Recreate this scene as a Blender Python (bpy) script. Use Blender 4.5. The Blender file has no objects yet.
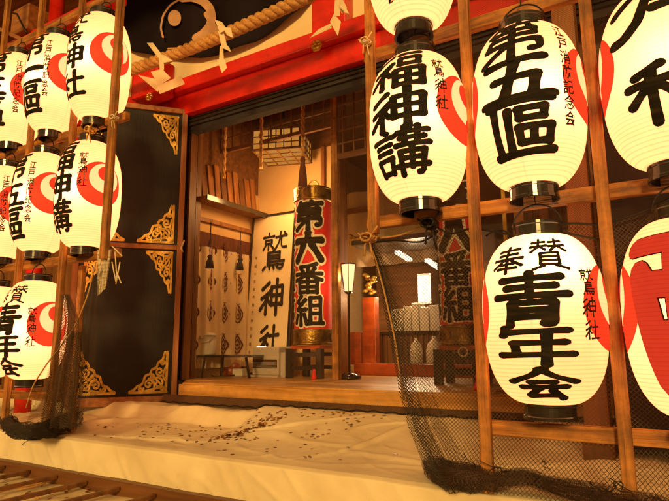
import bpy, math, random
from mathutils import Vector, Matrix
random.seed(7)
S = bpy.context.scene
COL = S.collection
EYE = 1.5                      # camera height; geometry below is written relative to the eye and lifted at the end
R = math.radians
PI = math.pi

# ------------------------------------------------------------------ camera
YAW, PITCH, ROLL, FPX = R(31.07), R(9.84), R(-0.40), 553.3
cam = bpy.data.cameras.new('camera')
cam.sensor_width = 36.0
cam.lens = FPX / 669.0 * 36.0
cam.clip_start = 0.05
cam.clip_end = 500
camo = bpy.data.objects.new('camera', cam)
COL.objects.link(camo)
_f = Vector((-math.sin(YAW) * math.cos(PITCH), math.cos(YAW) * math.cos(PITCH), math.sin(PITCH)))
_r = Vector((math.cos(YAW), math.sin(YAW), 0))
_u = _r.cross(_f)
CR = _r * math.cos(ROLL) + _u * math.sin(ROLL)
CU = -_r * math.sin(ROLL) + _u * math.cos(ROLL)
CF = _f
M = Matrix((CR, CU, -CF)).transposed().to_4x4()
M.translation = Vector((0, 0, EYE))
camo.matrix_world = M
S.camera = camo

# ------------------------------------------------------------------ world, sun, exposure
W = bpy.data.worlds.new('World')
S.world = W
W.use_nodes = True
wn = W.node_tree.nodes
wl = W.node_tree.links
wn.clear()
wo = wn.new('ShaderNodeOutputWorld')
sky = wn.new('ShaderNodeTexSky')
sky.sky_type = 'NISHITA'
sky.sun_disc = False
sky.sun_elevation = R(16)
sky.sun_rotation = R(150)
b1 = wn.new('ShaderNodeBackground')
b1.inputs['Strength'].default_value = 0.002
b2 = wn.new('ShaderNodeBackground')          # warm glow of the festival street in front of the shrine
b2.inputs['Color'].default_value = (1.0, 0.50, 0.13, 1)
b2.inputs['Strength'].default_value = 0.5
ad = wn.new('ShaderNodeAddShader')
wl.new(sky.outputs[0], b1.inputs['Color'])
wl.new(b1.outputs[0], ad.inputs[0])
wl.new(b2.outputs[0], ad.inputs[1])
wl.new(ad.outputs[0], wo.inputs['Surface'])
sun = bpy.data.lights.new('sun', 'SUN')
sun.energy = 2.9
sun.angle = R(9)
sun.color = (1.0, 0.62, 0.19)
suno = bpy.data.objects.new('sun', sun)
COL.objects.link(suno)
suno.rotation_euler = Vector((-0.32, 0.88, -0.27)).to_track_quat('-Z', 'Y').to_euler()
S.view_settings.view_transform = 'Standard'
S.view_settings.look = 'None'
S.view_settings.exposure = 0.0
S.view_settings.gamma = 1.0
S.view_settings.use_curve_mapping = False
S.cycles.use_denoising = True
S.cycles.max_bounces = 8
S.cycles.transparent_max_bounces = 24
S.cycles.sample_clamp_indirect = 4.0


# ------------------------------------------------------------------ pixel-ray helpers (real depths, measured off the photograph)
def ray(x, y):
    return CF + CR * ((x - 334.5) / FPX) - CU * ((y - 250.5) / FPX)
def at(x, y, Y):
    d = ray(x, y); return d * (Y / d.y)
def atX(x, y, X):
    d = ray(x, y); return d * (X / d.x)
def atZ(x, y, Z):
    d = ray(x, y); return d * (Z / d.z)

# ------------------------------------------------------------------ materials
def newmat(name):
    m = bpy.data.materials.new(name); m.use_nodes = True
    nt = m.node_tree; nt.nodes.clear()
    return m, nt.nodes, nt.links
def link_val(l, a, b): l.new(a, b)
def surf(name, c1, c2=None, scale=(4, 4, 4), rough=0.6, metal=0.0, detail=4, bump=0.0, bscale=None, coat=0.0, rvar=0.1, contrast=(0.35, 0.65), spec=0.5, distort=0.3, dirt=0.0):
    m, n, l = newmat(name)
    out = n.new('ShaderNodeOutputMaterial'); p = n.new('ShaderNodeBsdfPrincipled')
    l.new(p.outputs[0], out.inputs[0])
    p.inputs['Metallic'].default_value = metal
    p.inputs['Coat Weight'].default_value = coat
    p.inputs['Specular IOR Level'].default_value = spec
    tc = n.new('ShaderNodeTexCoord'); mp = n.new('ShaderNodeMapping')
    mp.inputs['Scale'].default_value = scale
    oi = n.new('ShaderNodeObjectInfo')
    l.new(tc.outputs['Object'], mp.inputs['Vector'])
    va = n.new('ShaderNodeVectorMath'); va.operation = 'ADD'
    sc = n.new('ShaderNodeVectorMath'); sc.operation = 'SCALE'
    cb = n.new('ShaderNodeCombineXYZ')
    for k in range(3): l.new(oi.outputs['Random'], cb.inputs[k])
    l.new(cb.outputs[0], sc.inputs[0]); sc.inputs['Scale'].default_value = 17.0
    l.new(mp.outputs[0], va.inputs[0]); l.new(sc.outputs[0], va.inputs[1])
    nz = n.new('ShaderNodeTexNoise'); nz.inputs['Scale'].default_value = 1.0; nz.inputs['Detail'].default_value = detail
    nz.inputs['Distortion'].default_value = distort
    l.new(va.outputs[0], nz.inputs['Vector'])
    rp = n.new('ShaderNodeValToRGB')
    rp.color_ramp.elements[0].position = contrast[0]; rp.color_ramp.elements[1].position = contrast[1]
    rp.color_ramp.elements[0].color = (*c1, 1); rp.color_ramp.elements[1].color = (*(c2 or c1), 1)
    l.new(nz.outputs['Fac'], rp.inputs[0]); l.new(rp.outputs[0], p.inputs['Base Color'])
    if dirt:      # grime, knots and handling marks
        n3 = n.new('ShaderNodeTexNoise'); n3.inputs['Scale'].default_value = 7.0; n3.inputs['Detail'].default_value = 10; n3.inputs['Roughness'].default_value = .7
        v3 = n.new('ShaderNodeVectorMath'); v3.operation = 'ADD'; l.new(tc.outputs['Object'], v3.inputs[0]); l.new(sc.outputs[0], v3.inputs[1]); l.new(v3.outputs[0], n3.inputs['Vector'])
        r3 = n.new('ShaderNodeMapRange'); r3.inputs['From Min'].default_value = .36; r3.inputs['From Max'].default_value = .60; r3.inputs['To Min'].default_value = 1 - dirt; r3.inputs['To Max'].default_value = 1.0
        l.new(n3.outputs['Fac'], r3.inputs['Value'])
        vo = n.new('ShaderNodeTexVoronoi'); vo.inputs['Scale'].default_value = 5.5; l.new(v3.outputs[0], vo.inputs['Vector'])
        r4 = n.new('ShaderNodeMapRange'); r4.inputs['From Min'].default_value = .05; r4.inputs['From Max'].default_value = .11; r4.inputs['To Min'].default_value = 1 - dirt * .9; r4.inputs['To Max'].default_value = 1.0
        l.new(vo.outputs['Distance'], r4.inputs['Value'])
        mm = n.new('ShaderNodeMath'); mm.operation = 'MULTIPLY'; l.new(r3.outputs[0], mm.inputs[0]); l.new(r4.outputs[0], mm.inputs[1])
        vm = n.new('ShaderNodeVectorMath'); vm.operation = 'SCALE'; l.new(rp.outputs[0], vm.inputs[0]); l.new(mm.outputs[0], vm.inputs['Scale'])
        l.new(vm.outputs[0], p.inputs['Base Color'])
    mr = n.new('ShaderNodeMapRange'); mr.inputs['To Min'].default_value = max(0.03, rough - rvar); mr.inputs['To Max'].default_value = min(1, rough + rvar)
    l.new(nz.outputs['Fac'], mr.inputs['Value']); l.new(mr.outputs[0], p.inputs['Roughness'])
    if bump:
        n2 = n.new('ShaderNodeTexNoise'); n2.inputs['Scale'].default_value = 1.0; n2.inputs['Detail'].default_value = 6
        m2 = n.new('ShaderNodeMapping'); m2.inputs['Scale'].default_value = bscale or [s * 3 for s in scale]
        l.new(tc.outputs['Object'], m2.inputs['Vector']); l.new(m2.outputs[0], n2.inputs['Vector'])
        bp = n.new('ShaderNodeBump'); bp.inputs['Strength'].default_value = bump; bp.inputs['Distance'].default_value = 0.01
        l.new(n2.outputs['Fac'], bp.inputs['Height']); l.new(bp.outputs[0], p.inputs['Normal'])
    return m
def glow(name, col, strength, c2=None, scale=30):
    m, n, l = newmat(name)
    out = n.new('ShaderNodeOutputMaterial'); e = n.new('ShaderNodeEmission')
    e.inputs['Strength'].default_value = strength; e.inputs['Color'].default_value = (*col, 1)
    if c2:
        tc = n.new('ShaderNodeTexCoord'); nz = n.new('ShaderNodeTexNoise'); nz.inputs['Scale'].default_value = scale
        rp = n.new('ShaderNodeValToRGB'); rp.color_ramp.elements[0].position = .35; rp.color_ramp.elements[1].position = .65
        rp.color_ramp.elements[0].color = (*col, 1); rp.color_ramp.elements[1].color = (*c2, 1)
        l.new(tc.outputs['Object'], nz.inputs['Vector']); l.new(nz.outputs['Fac'], rp.inputs[0]); l.new(rp.outputs[0], e.inputs['Color'])
    l.new(e.outputs[0], out.inputs[0])
    return m
def paper(name, emis, strength, trans, hoop=0.10):
    """lit lantern paper: its own glow, thin bamboo hoops showing through, and translucency for the bulb inside"""
    m, n, l = newmat(name)
    out = n.new('ShaderNodeOutputMaterial')
    tc = n.new('ShaderNodeTexCoord'); sp = n.new('ShaderNodeSeparateXYZ'); l.new(tc.outputs['Object'], sp.inputs[0])
    mu = n.new('ShaderNodeMath'); mu.operation = 'MULTIPLY'; mu.inputs[1].default_value = 2 * PI / 0.0125
    l.new(sp.outputs['Z'], mu.inputs[0])
    wn_ = n.new('ShaderNodeTexNoise'); wn_.inputs['Scale'].default_value = 7; wn_.inputs['Detail'].default_value = 3; l.new(tc.outputs['Object'], wn_.inputs['Vector'])
    wm = n.new('ShaderNodeMath'); wm.operation = 'MULTIPLY_ADD'; wm.inputs[1].default_value = 2.6; l.new(wn_.outputs['Fac'], wm.inputs[0]); l.new(mu.outputs[0], wm.inputs[2])
    sn = n.new('ShaderNodeMath'); sn.operation = 'SINE'; l.new(wm.outputs[0], sn.inputs[0])
    an = n.new('ShaderNodeMath'); an.operation = 'ARCTAN2'; l.new(sp.outputs['X'], an.inputs[0]); l.new(sp.outputs['Y'], an.inputs[1])
    a2 = n.new('ShaderNodeMath'); a2.operation = 'MULTIPLY'; a2.inputs[1].default_value = 4.0; l.new(an.outputs[0], a2.inputs[0])
    a3 = n.new('ShaderNodeMath'); a3.operation = 'COSINE'; l.new(a2.outputs[0], a3.inputs[0])
    seam = n.new('ShaderNodeMapRange'); seam.inputs['From Min'].default_value = .993; seam.inputs['From Max'].default_value = 1.0
    seam.inputs['To Min'].default_value = 1.0; seam.inputs['To Max'].default_value = .90; l.new(a3.outputs[0], seam.inputs['Value'])
    mr = n.new('ShaderNodeMapRange'); mr.inputs['From Min'].default_value = 0.55; mr.inputs['From Max'].default_value = 1.0
    mr.inputs['To Min'].default_value = 1.0; mr.inputs['To Max'].default_value = 1.0 - hoop * 3.2
    l.new(sn.outputs[0], mr.inputs['Value'])
    nz = n.new('ShaderNodeTexNoise'); nz.inputs['Scale'].default_value = 9; nz.inputs['Detail'].default_value = 8; nz.inputs['Roughness'].default_value = .65
    l.new(tc.outputs['Object'], nz.inputs['Vector'])
    m2 = n.new('ShaderNodeMapRange'); m2.inputs['To Min'].default_value = 0.80; m2.inputs['To Max'].default_value = 1.16
    l.new(nz.outputs['Fac'], m2.inputs['Value'])
    pq = n.new('ShaderNodeMath'); pq.operation = 'MULTIPLY'; l.new(seam.outputs[0], pq.inputs[0]); l.new(m2.outputs[0], pq.inputs[1])
    pr = n.new('ShaderNodeMath'); pr.operation = 'MULTIPLY'; l.new(mr.outputs[0], pr.inputs[0]); l.new(pq.outputs[0], pr.inputs[1])
    ps = n.new('ShaderNodeMath'); ps.operation = 'MULTIPLY'; l.new(pr.outputs[0], ps.inputs[0]); ps.inputs[1].default_value = strength
    e = n.new('ShaderNodeEmission'); e.inputs['Color'].default_value = (*emis, 1); l.new(ps.outputs[0], e.inputs['Strength'])
    tcl = n.new('ShaderNodeVectorMath'); tcl.operation = 'SCALE'; tcl.inputs[0].default_value = trans; l.new(pr.outputs[0], tcl.inputs['Scale'])
    t = n.new('ShaderNodeBsdfTranslucent'); l.new(tcl.outputs[0], t.inputs['Color'])
    a = n.new('ShaderNodeAddShader'); l.new(e.outputs[0], a.inputs[0]); l.new(t.outputs[0], a.inputs[1])
    l.new(a.outputs[0], out.inputs[0])
    return m
def netmat(name, cell, thick, col, rough=0.8, diamond=True):
    """knotted mesh: open cells are really open"""
    m, n, l = newmat(name)
    out = n.new('ShaderNodeOutputMaterial'); uv = n.new('ShaderNodeUVMap')
    nz = n.new('ShaderNodeTexNoise'); nz.inputs['Scale'].default_value = 6.0
    l.new(uv.outputs[0], nz.inputs['Vector'])
    sc = n.new('ShaderNodeVectorMath'); sc.operation = 'SCALE'; sc.inputs['Scale'].default_value = cell * 2.5
    l.new(nz.outputs['Color'], sc.inputs[0])
    av = n.new('ShaderNodeVectorMath'); av.operation = 'ADD'; l.new(uv.outputs[0], av.inputs[0]); l.new(sc.outputs[0], av.inputs[1])
    mp = n.new('ShaderNodeMapping'); mp.inputs['Rotation'].default_value = (0, 0, R(45) if diamond else 0)
    mp.inputs['Scale'].default_value = (1 / cell, 1 / cell, 1)
    l.new(av.outputs[0], mp.inputs['Vector'])
    sp = n.new('ShaderNodeSeparateXYZ'); l.new(mp.outputs[0], sp.inputs[0])
    res = []
    for ax in ('X', 'Y'):
        fr = n.new('ShaderNodeMath'); fr.operation = 'FRACT'; l.new(sp.outputs[ax], fr.inputs[0])
        lt = n.new('ShaderNodeMath'); lt.operation = 'LESS_THAN'; lt.inputs[1].default_value = thick; l.new(fr.outputs[0], lt.inputs[0])
        res.append(lt)
    mx = n.new('ShaderNodeMath'); mx.operation = 'MAXIMUM'; l.new(res[0].outputs[0], mx.inputs[0]); l.new(res[1].outputs[0], mx.inputs[1])
    tr = n.new('ShaderNodeBsdfTransparent'); p = n.new('ShaderNodeBsdfPrincipled')
    p.inputs['Base Color'].default_value = (*col, 1); p.inputs['Roughness'].default_value = rough
    mix = n.new('ShaderNodeMixShader'); l.new(mx.outputs[0], mix.inputs[0]); l.new(tr.outputs[0], mix.inputs[1]); l.new(p.outputs[0], mix.inputs[2])
    l.new(mix.outputs[0], out.inputs[0])
    return m

MT = dict(
    paper=paper('lantern_paper', (2.5, 0.86, 0.28), 0.56, (0.62, 0.50, 0.32), 0.06),
    papertop=paper('crest_paper', (1.5, 0.74, 0.28), 1.12, (0.62, 0.50, 0.32), 0.05),
    redink=paper('red_ink_on_paper', (1.0, 0.060, 0.020), 0.62, (0.32, 0.02, 0.008), 0.05),
    redpaint=paper('red_paint_on_paper', (1.0, 0.060, 0.020), 0.74, (0.0, 0.0, 0.0), 0.05),
    ink=surf('black_ink', (0.010, 0.008, 0.006), (0.040, 0.026, 0.014), (9, 9, 70), 0.75, spec=0.15, detail=8, contrast=(.45, .75)),
    lacquer=surf('black_lacquer', (0.010, 0.008, 0.007), (0.02, 0.014, 0.01), (9, 9, 9), 0.22, coat=0.3),
    wire=surf('black_wire', (0.02, 0.015, 0.012), None, (9, 9, 9), 0.5, 0.6),
    wood_z=surf('rack_wood_upright', (0.22, 0.072, 0.010), (0.56, 0.23, 0.042), (38, 38, 2.2), 0.65, detail=8, dirt=0.55, bump=0.5, bscale=(160, 160, 6)),
    wood_x=surf('rack_wood_bar', (0.22, 0.072, 0.010), (0.56, 0.23, 0.042), (2.2, 38, 38), 0.65, detail=8, dirt=0.55, bump=0.5, bscale=(6, 160, 160)),
    dwood_z=surf('dark_wood_upright', (0.10, 0.035, 0.010), (0.20, 0.080, 0.022), (22, 22, 1.5), 0.5, bump=0.2, bscale=(120, 120, 6)),
    dwood_x=surf('dark_wood_beam', (0.09, 0.032, 0.010), (0.18, 0.070, 0.020), (1.5, 22, 22), 0.45, bump=0.2, bscale=(6, 120, 120)),
    mwood_z=surf('brown_wood_upright', (0.20, 0.070, 0.018), (0.36, 0.14, 0.04), (22, 22, 1.5), 0.5, bump=0.2, bscale=(120, 120, 6)),
    mwood_x=surf('brown_wood_beam', (0.20, 0.070, 0.018), (0.36, 0.14, 0.04), (1.5, 22, 22), 0.5, bump=0.2, bscale=(6, 120, 120)),
    floorw=surf('floor_wood', (0.34, 0.15, 0.03), (0.66, 0.35, 0.09), (1.0, 20, 20), 0.38, dirt=.3, detail=8, bump=0.15, bscale=(5, 120, 120)),
    red=surf('red_lacquer', (0.56, 0.012, 0.006), (0.72, 0.024, 0.010), (1.5, 5, 9), 0.30, coat=0.25, bump=0.10, bscale=(8, 30, 60), dirt=0.22, detail=8),
    orange=surf('vermilion_board', (0.34, 0.050, 0.008), (0.52, 0.090, 0.014), (2, 12, 12), 0.35, dirt=.35, detail=8),
    cloth=surf('canvas_cloth', (0.62, 0.50, 0.31), (0.80, 0.69, 0.46), (2.5, 2.5, 2.5), 0.9, dirt=.06, bump=0.18, bscale=(300, 300, 300), detail=10, contrast=(.30, .66)),
    cream=surf('cream_plaster', (0.62, 0.47, 0.28), (0.74, 0.58, 0.36), (2, 2, 2), 0.9, bump=0.1, bscale=(40, 40, 40)),
    brightwall=surf('pale_cream_board', (0.80, 0.62, 0.34), (0.86, 0.70, 0.42), (2, 2, 2), 0.9, bump=0.1, bscale=(40, 40, 40)),
    gwall=surf('golden_plaster', (0.62, 0.40, 0.17), (0.72, 0.49, 0.23), (2, 2, 2), 0.9, bump=0.1, bscale=(40, 40, 40)),
    creamc=surf('cream_curtain', (0.70, 0.52, 0.30), (0.80, 0.62, 0.38), (2, 2, 2), 0.9),
    violet=surf('violet_black_curtain', (0.007, 0.004, 0.007), (0.013, 0.006, 0.012), (3, 3, 3), 0.8, spec=0.2),
    whitec=surf('curtain_crest_white', (0.50, 0.28, 0.15), (0.62, 0.36, 0.20), (8, 8, 8), 0.85),
    shide=surf('paper_streamer_white', (0.66, 0.52, 0.32), (0.74, 0.60, 0.38), (6, 6, 6), 0.8),
    rope=surf('straw_rope', (0.40, 0.20, 0.055), (0.62, 0.34, 0.11), (60, 60, 60), 0.85, bump=0.6, bscale=(90, 300, 90)),
    cord=surf('thin_cord', (0.34, 0.17, 0.06), (0.50, 0.28, 0.10), (80, 80, 80), 0.8),
    brass=surf('dark_brass', (0.16, 0.085, 0.02), (0.48, 0.28, 0.06), (14, 14, 14), 0.32, 0.8, dirt=.4, bump=0.3, bscale=(60, 60, 60)),
    gold=surf('gilt_metal', (0.50, 0.28, 0.05), (0.85, 0.55, 0.13), (16, 16, 16), 0.36, 0.75, dirt=.2, bump=0.3, bscale=(60, 60, 60)),
    panel=surf('black_lacquer_panel', (0.012, 0.009, 0.009), (0.019, 0.014, 0.013), (5, 5, 9), 0.5, detail=9, bump=0.12, bscale=(60, 60, 9), spec=0.25),
    coin=surf('bronze_coin', (0.10, 0.035, 0.010), (0.42, 0.19, 0.06), (5, 5, 5), 0.42, 0.55, contrast=(.4, .6)),
    steel=surf('grey_enamel', (0.42, 0.36, 0.30), (0.52, 0.45, 0.38), (8, 8, 8), 0.4),
    white=surf('white_plastic', (0.66, 0.58, 0.46), (0.74, 0.66, 0.54), (8, 8, 8), 0.4),
    dark=surf('dark_cloth', (0.010, 0.009, 0.011), (0.028, 0.022, 0.024), (3, 3, 1), 0.9, bump=0.3, bscale=(12, 12, 3)),
    redcloth=surf('red_cloth', (0.66, 0.014, 0.012), (0.78, 0.024, 0.018), (10, 10, 10), 0.7),
    whiteink=surf('white_paint', (0.88, 0.80, 0.62), (0.90, 0.84, 0.68), (20, 20, 20), 0.7),
    tassel=surf('brown_tassel', (0.09, 0.022, 0.009), (0.17, 0.045, 0.015), (120, 120, 6), 0.8, bump=0.6, bscale=(300, 300, 10)),
    concrete=surf('stone_paving', (0.16, 0.12, 0.09), (0.26, 0.20, 0.15), (3, 3, 3), 0.9, bump=0.4, bscale=(40, 40, 40)),
    lampglow=glow('lamp_shade_glow', (1.0, 0.62, 0.26), 2.2),
    shojiglow=glow('shoji_glow', (1.0, 0.34, 0.04), 0.62, (1.0, 0.45, 0.09), 14),
    tubeglow=glow('fluorescent_glow', (1.0, 0.86, 0.62), 3.2),
    netf=netmat('fine_bird_net', 0.0065, 0.12, (0.05, 0.022, 0.009)),
    netc=netmat('black_knotted_net', 0.0105, 0.17, (0.05, 0.028, 0.014)),
    netd=netmat('dense_black_net', 0.0090, 0.30, (0.024, 0.016, 0.011)),
    netb=netmat('packed_black_net', 0.0090, 0.21, (0.040, 0.018, 0.011)),
    nets=netmat('brown_folded_net', 0.010, 0.26, (0.10, 0.045, 0.018)),
    netw=netmat('pale_net', 0.008, 0.5, (0.6, 0.5, 0.36), diamond=False),
)

# ------------------------------------------------------------------ object helpers
def setp(o, label=None, cat=None, group=None, kind=None):
    if label: o['label'] = label
    if cat: o['category'] = cat
    if group: o['group'] = group
    if kind: o['kind'] = kind
    return o
ORG = {}
def thing(name, label, cat, loc, group=None):
    o = bpy.data.objects.new(name, None); COL.objects.link(o); o.empty_display_size = .1
    o.location = loc; ORG[o] = Vector(loc)
    return setp(o, label, cat, group)

class MB:
    def __init__(s): s.v = []; s.f = []; s.uv = None
    def grid(s, fn, nu, nv, wrap=False):
        b = len(s.v)
        for j in range(nv + 1):
            for i in range(nu if wrap else nu + 1):
                s.v.append(Vector(fn(i / nu, j / nv)))
        w = nu if wrap else nu + 1
        for j in range(nv):
            for i in range(nu):
                i2 = (i + 1) % w if wrap else i + 1
                s.f.append((b + j * w + i, b + j * w + i2, b + (j + 1) * w + i2, b + (j + 1) * w + i))
        return s
    def box(s, a, b):
        a = Vector(a); b = Vector(b); k = len(s.v)
        for z in (a.z, b.z):
            for x, y in ((a.x, a.y), (b.x, a.y), (b.x, b.y), (a.x, b.y)): s.v.append(Vector((x, y, z)))
        for q in ((3, 2, 1, 0), (4, 5, 6, 7), (0, 1, 5, 4), (1, 2, 6, 5), (2, 3, 7, 6), (3, 0, 4, 7)): s.f.append(tuple(k + i for i in q))
        return s
    def cbox(s, c, d):
        c = Vector(c); d = Vector(d) / 2; return s.box(c - d, c + d)
    def obox(s, p0, ax, ay, az):
        """box from a corner and three edge vectors"""
        p0 = Vector(p0); ax = Vector(ax); ay = Vector(ay); az = Vector(az); k = len(s.v)
        for z in (0, 1):
            for x, y in ((0, 0), (1, 0), (1, 1), (0, 1)): s.v.append(p0 + ax * x + ay * y + az * z)
        for q in ((3, 2, 1, 0), (4, 5, 6, 7), (0, 1, 5, 4), (1, 2, 6, 5), (2, 3, 7, 6), (3, 0, 4, 7)): s.f.append(tuple(k + i for i in q))
        return s
    def bar(s, p, q, w, h, up=(0, 0, 1)):
        p = Vector(p); q = Vector(q); d = (q - p); t = d.normalized(); x = t.cross(Vector(up))
        if x.length < 1e-4: x = t.cross(Vector((0, 1, 0)))
        x.normalize(); y = x.cross(t)
        return s.obox(p - x * w / 2 - y * h / 2, x * w, y * h, d)
    def tube(s, pts, r, n=8, twist=0):
        pts = [Vector(p) for p in pts]; b = len(s.v); m = len(pts); prev = None
        for i, p in enumerate(pts):
            t = (pts[min(i + 1, m - 1)] - pts[max(i - 1, 0)]).normalized()
            x = t.cross(Vector((0, 0, 1))) if prev is None else (prev - t * prev.dot(t))
            if x.length < 1e-4: x = t.cross(Vector((0, 1, 0)))
            x.normalize(); prev = x; y = t.cross(x)
            rr = r[i] if isinstance(r, (list, tuple)) else r
            for k in range(n):
                a = 2 * PI * k / n; s.v.append(p + (x * math.cos(a) + y * math.sin(a)) * rr)
        for i in range(m - 1):
            for k in range(n):
                k2 = (k + 1) % n
                s.f.append((b + i * n + k, b + i * n + k2, b + (i + 1) * n + k2, b + (i + 1) * n + k))
        s.f.append(tuple(b + k for k in range(n))[::-1]); s.f.append(tuple(b + (m - 1) * n + k for k in range(n)))
        return s
    def lathe(s, c, prof, n=32, caps=True):
        c = Vector(c); b = len(s.v)
        for r, z in prof:
            for k in range(n):
                a = 2 * PI * k / n; s.v.append(c + Vector((r * math.cos(a), r * math.sin(a), z)))
        for i in range(len(prof) - 1):
            for k in range(n):
                k2 = (k + 1) % n
                s.f.append((b + i * n + k, b + i * n + k2, b + (i + 1) * n + k2, b + (i + 1) * n + k))
        if caps:
            s.f.append(tuple(b + k for k in range(n))[::-1]); s.f.append(tuple(b + (len(prof) - 1) * n + k for k in range(n)))
        return s
    def stroke(s, pts, w, fn, lay=0, step=5.0, brush=True):
        """a brush stroke: ribbon along pts (2D), half-round ends, mapped to a surface by fn(u, v, layer)"""
        P = [pts[0]]
        for a, b in zip(pts, pts[1:]):
            d = math.hypot(b[0] - a[0], b[1] - a[1]); k = max(1, int(d / step))
            for i in range(1, k + 1): P.append((a[0] + (b[0] - a[0]) * i / k, a[1] + (b[1] - a[1]) * i / k))
        if len(pts) > 2:
            for _ in range(2):
                P = [P[0]] + [((P[i - 1][0] + 2 * P[i][0] + P[i + 1][0]) / 4, (P[i - 1][1] + 2 * P[i][1] + P[i + 1][1]) / 4) for i in range(1, len(P) - 1)] + [P[-1]]
        m = len(P)
        if m < 2: return s
        def dr(i):
            a = P[max(i - 1, 0)]; b = P[min(i + 1, m - 1)]; dx, dy = b[0] - a[0], b[1] - a[1]; L = math.hypot(dx, dy) or 1
            return dx / L, dy / L
        rows = []
        dx, dy = dr(0)
        W = lambda t: w * (1.12 - 0.22 * math.sin(PI * t) if brush else 1)
        for e, k in ((.46, .35), (.30, .75)): rows.append(((P[0][0] - dx * w * e, P[0][1] - dy * w * e), (dx, dy), W(0) * k))
        for i in range(m): rows.append((P[i], dr(i), W(i / (m - 1))))
        dx, dy = dr(m - 1)
        for e, k in ((.30, .75), (.46, .35)): rows.append(((P[-1][0] + dx * w * e, P[-1][1] + dy * w * e), (dx, dy), W(1) * k))
        b = len(s.v)
        for (px, py), (dx, dy), ww in rows:
            for q in (-.5, 0, .5): s.v.append(Vector(fn(px - dy * ww * q, py + dx * ww * q, lay)))
        for i in range(len(rows) - 1):
            for q in range(2):
                a = b + i * 3 + q; s.f.append((a, a + 1, a + 4, a + 3))
        return s
    def disc(s, cx, cy, r, fn, lay=0, n=40, rings=6, ell=1.0):
        b = len(s.v); s.v.append(Vector(fn(cx, cy, lay)))
        for j in range(1, rings + 1):
            for k in range(n):
                a = 2 * PI * k / n; s.v.append(Vector(fn(cx + r * ell * math.cos(a) * j / rings, cy + r * math.sin(a) * j / rings, lay)))
        for k in range(n): s.f.append((b, b + 1 + k, b + 1 + (k + 1) % n))
        for j in range(rings - 1):
            for k in range(n):
                k2 = (k + 1) % n; o = b + 1 + j * n
                s.f.append((o + k, o + n + k, o + n + k2, o + k2))
        return s
    def build(s, name, mat, parent=None, origin=None, smooth=False, uv=None):
        if not s.v: return None
        if parent is not None: org = ORG[parent]
        elif origin is not None: org = Vector(origin)
        else:
            n = len(s.v); org = Vector((sum(v.x for v in s.v) / n, sum(v.y for v in s.v) / n, min(v.z for v in s.v)))
        me = bpy.data.meshes.new(name)
        me.from_pydata([v - org for v in s.v], [], s.f); me.update()
        if uv is not None:
            l = me.uv_layers.new(name='UVMap')
            for lp in me.loops: l.data[lp.index].uv = uv[lp.vertex_index]
        if smooth:
            for p in me.polygons: p.use_smooth = True
        o = bpy.data.objects.new(name, me); COL.objects.link(o); me.materials.append(MT[mat] if isinstance(mat, str) else mat)
        if parent is not None: o.parent = parent; ORG[o] = org
        else: o.location = org; ORG[o] = org
        return o
def bevel(o, w=0.004, seg=2):
    m = o.modifiers.new('bevel', 'BEVEL'); m.width = w; m.segments = seg; m.limit_method = 'ANGLE'; m.angle_limit = R(50); return o
def lamp(name, loc, power, col, rad, parent):
    l = bpy.data.lights.new(name, 'POINT'); l.energy = power; l.color = col; l.shadow_soft_size = rad
    o = bpy.data.objects.new(name, l); COL.objects.link(o)
    o.parent = parent; o.location = Vector(loc) - ORG[parent]
    return o

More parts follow.
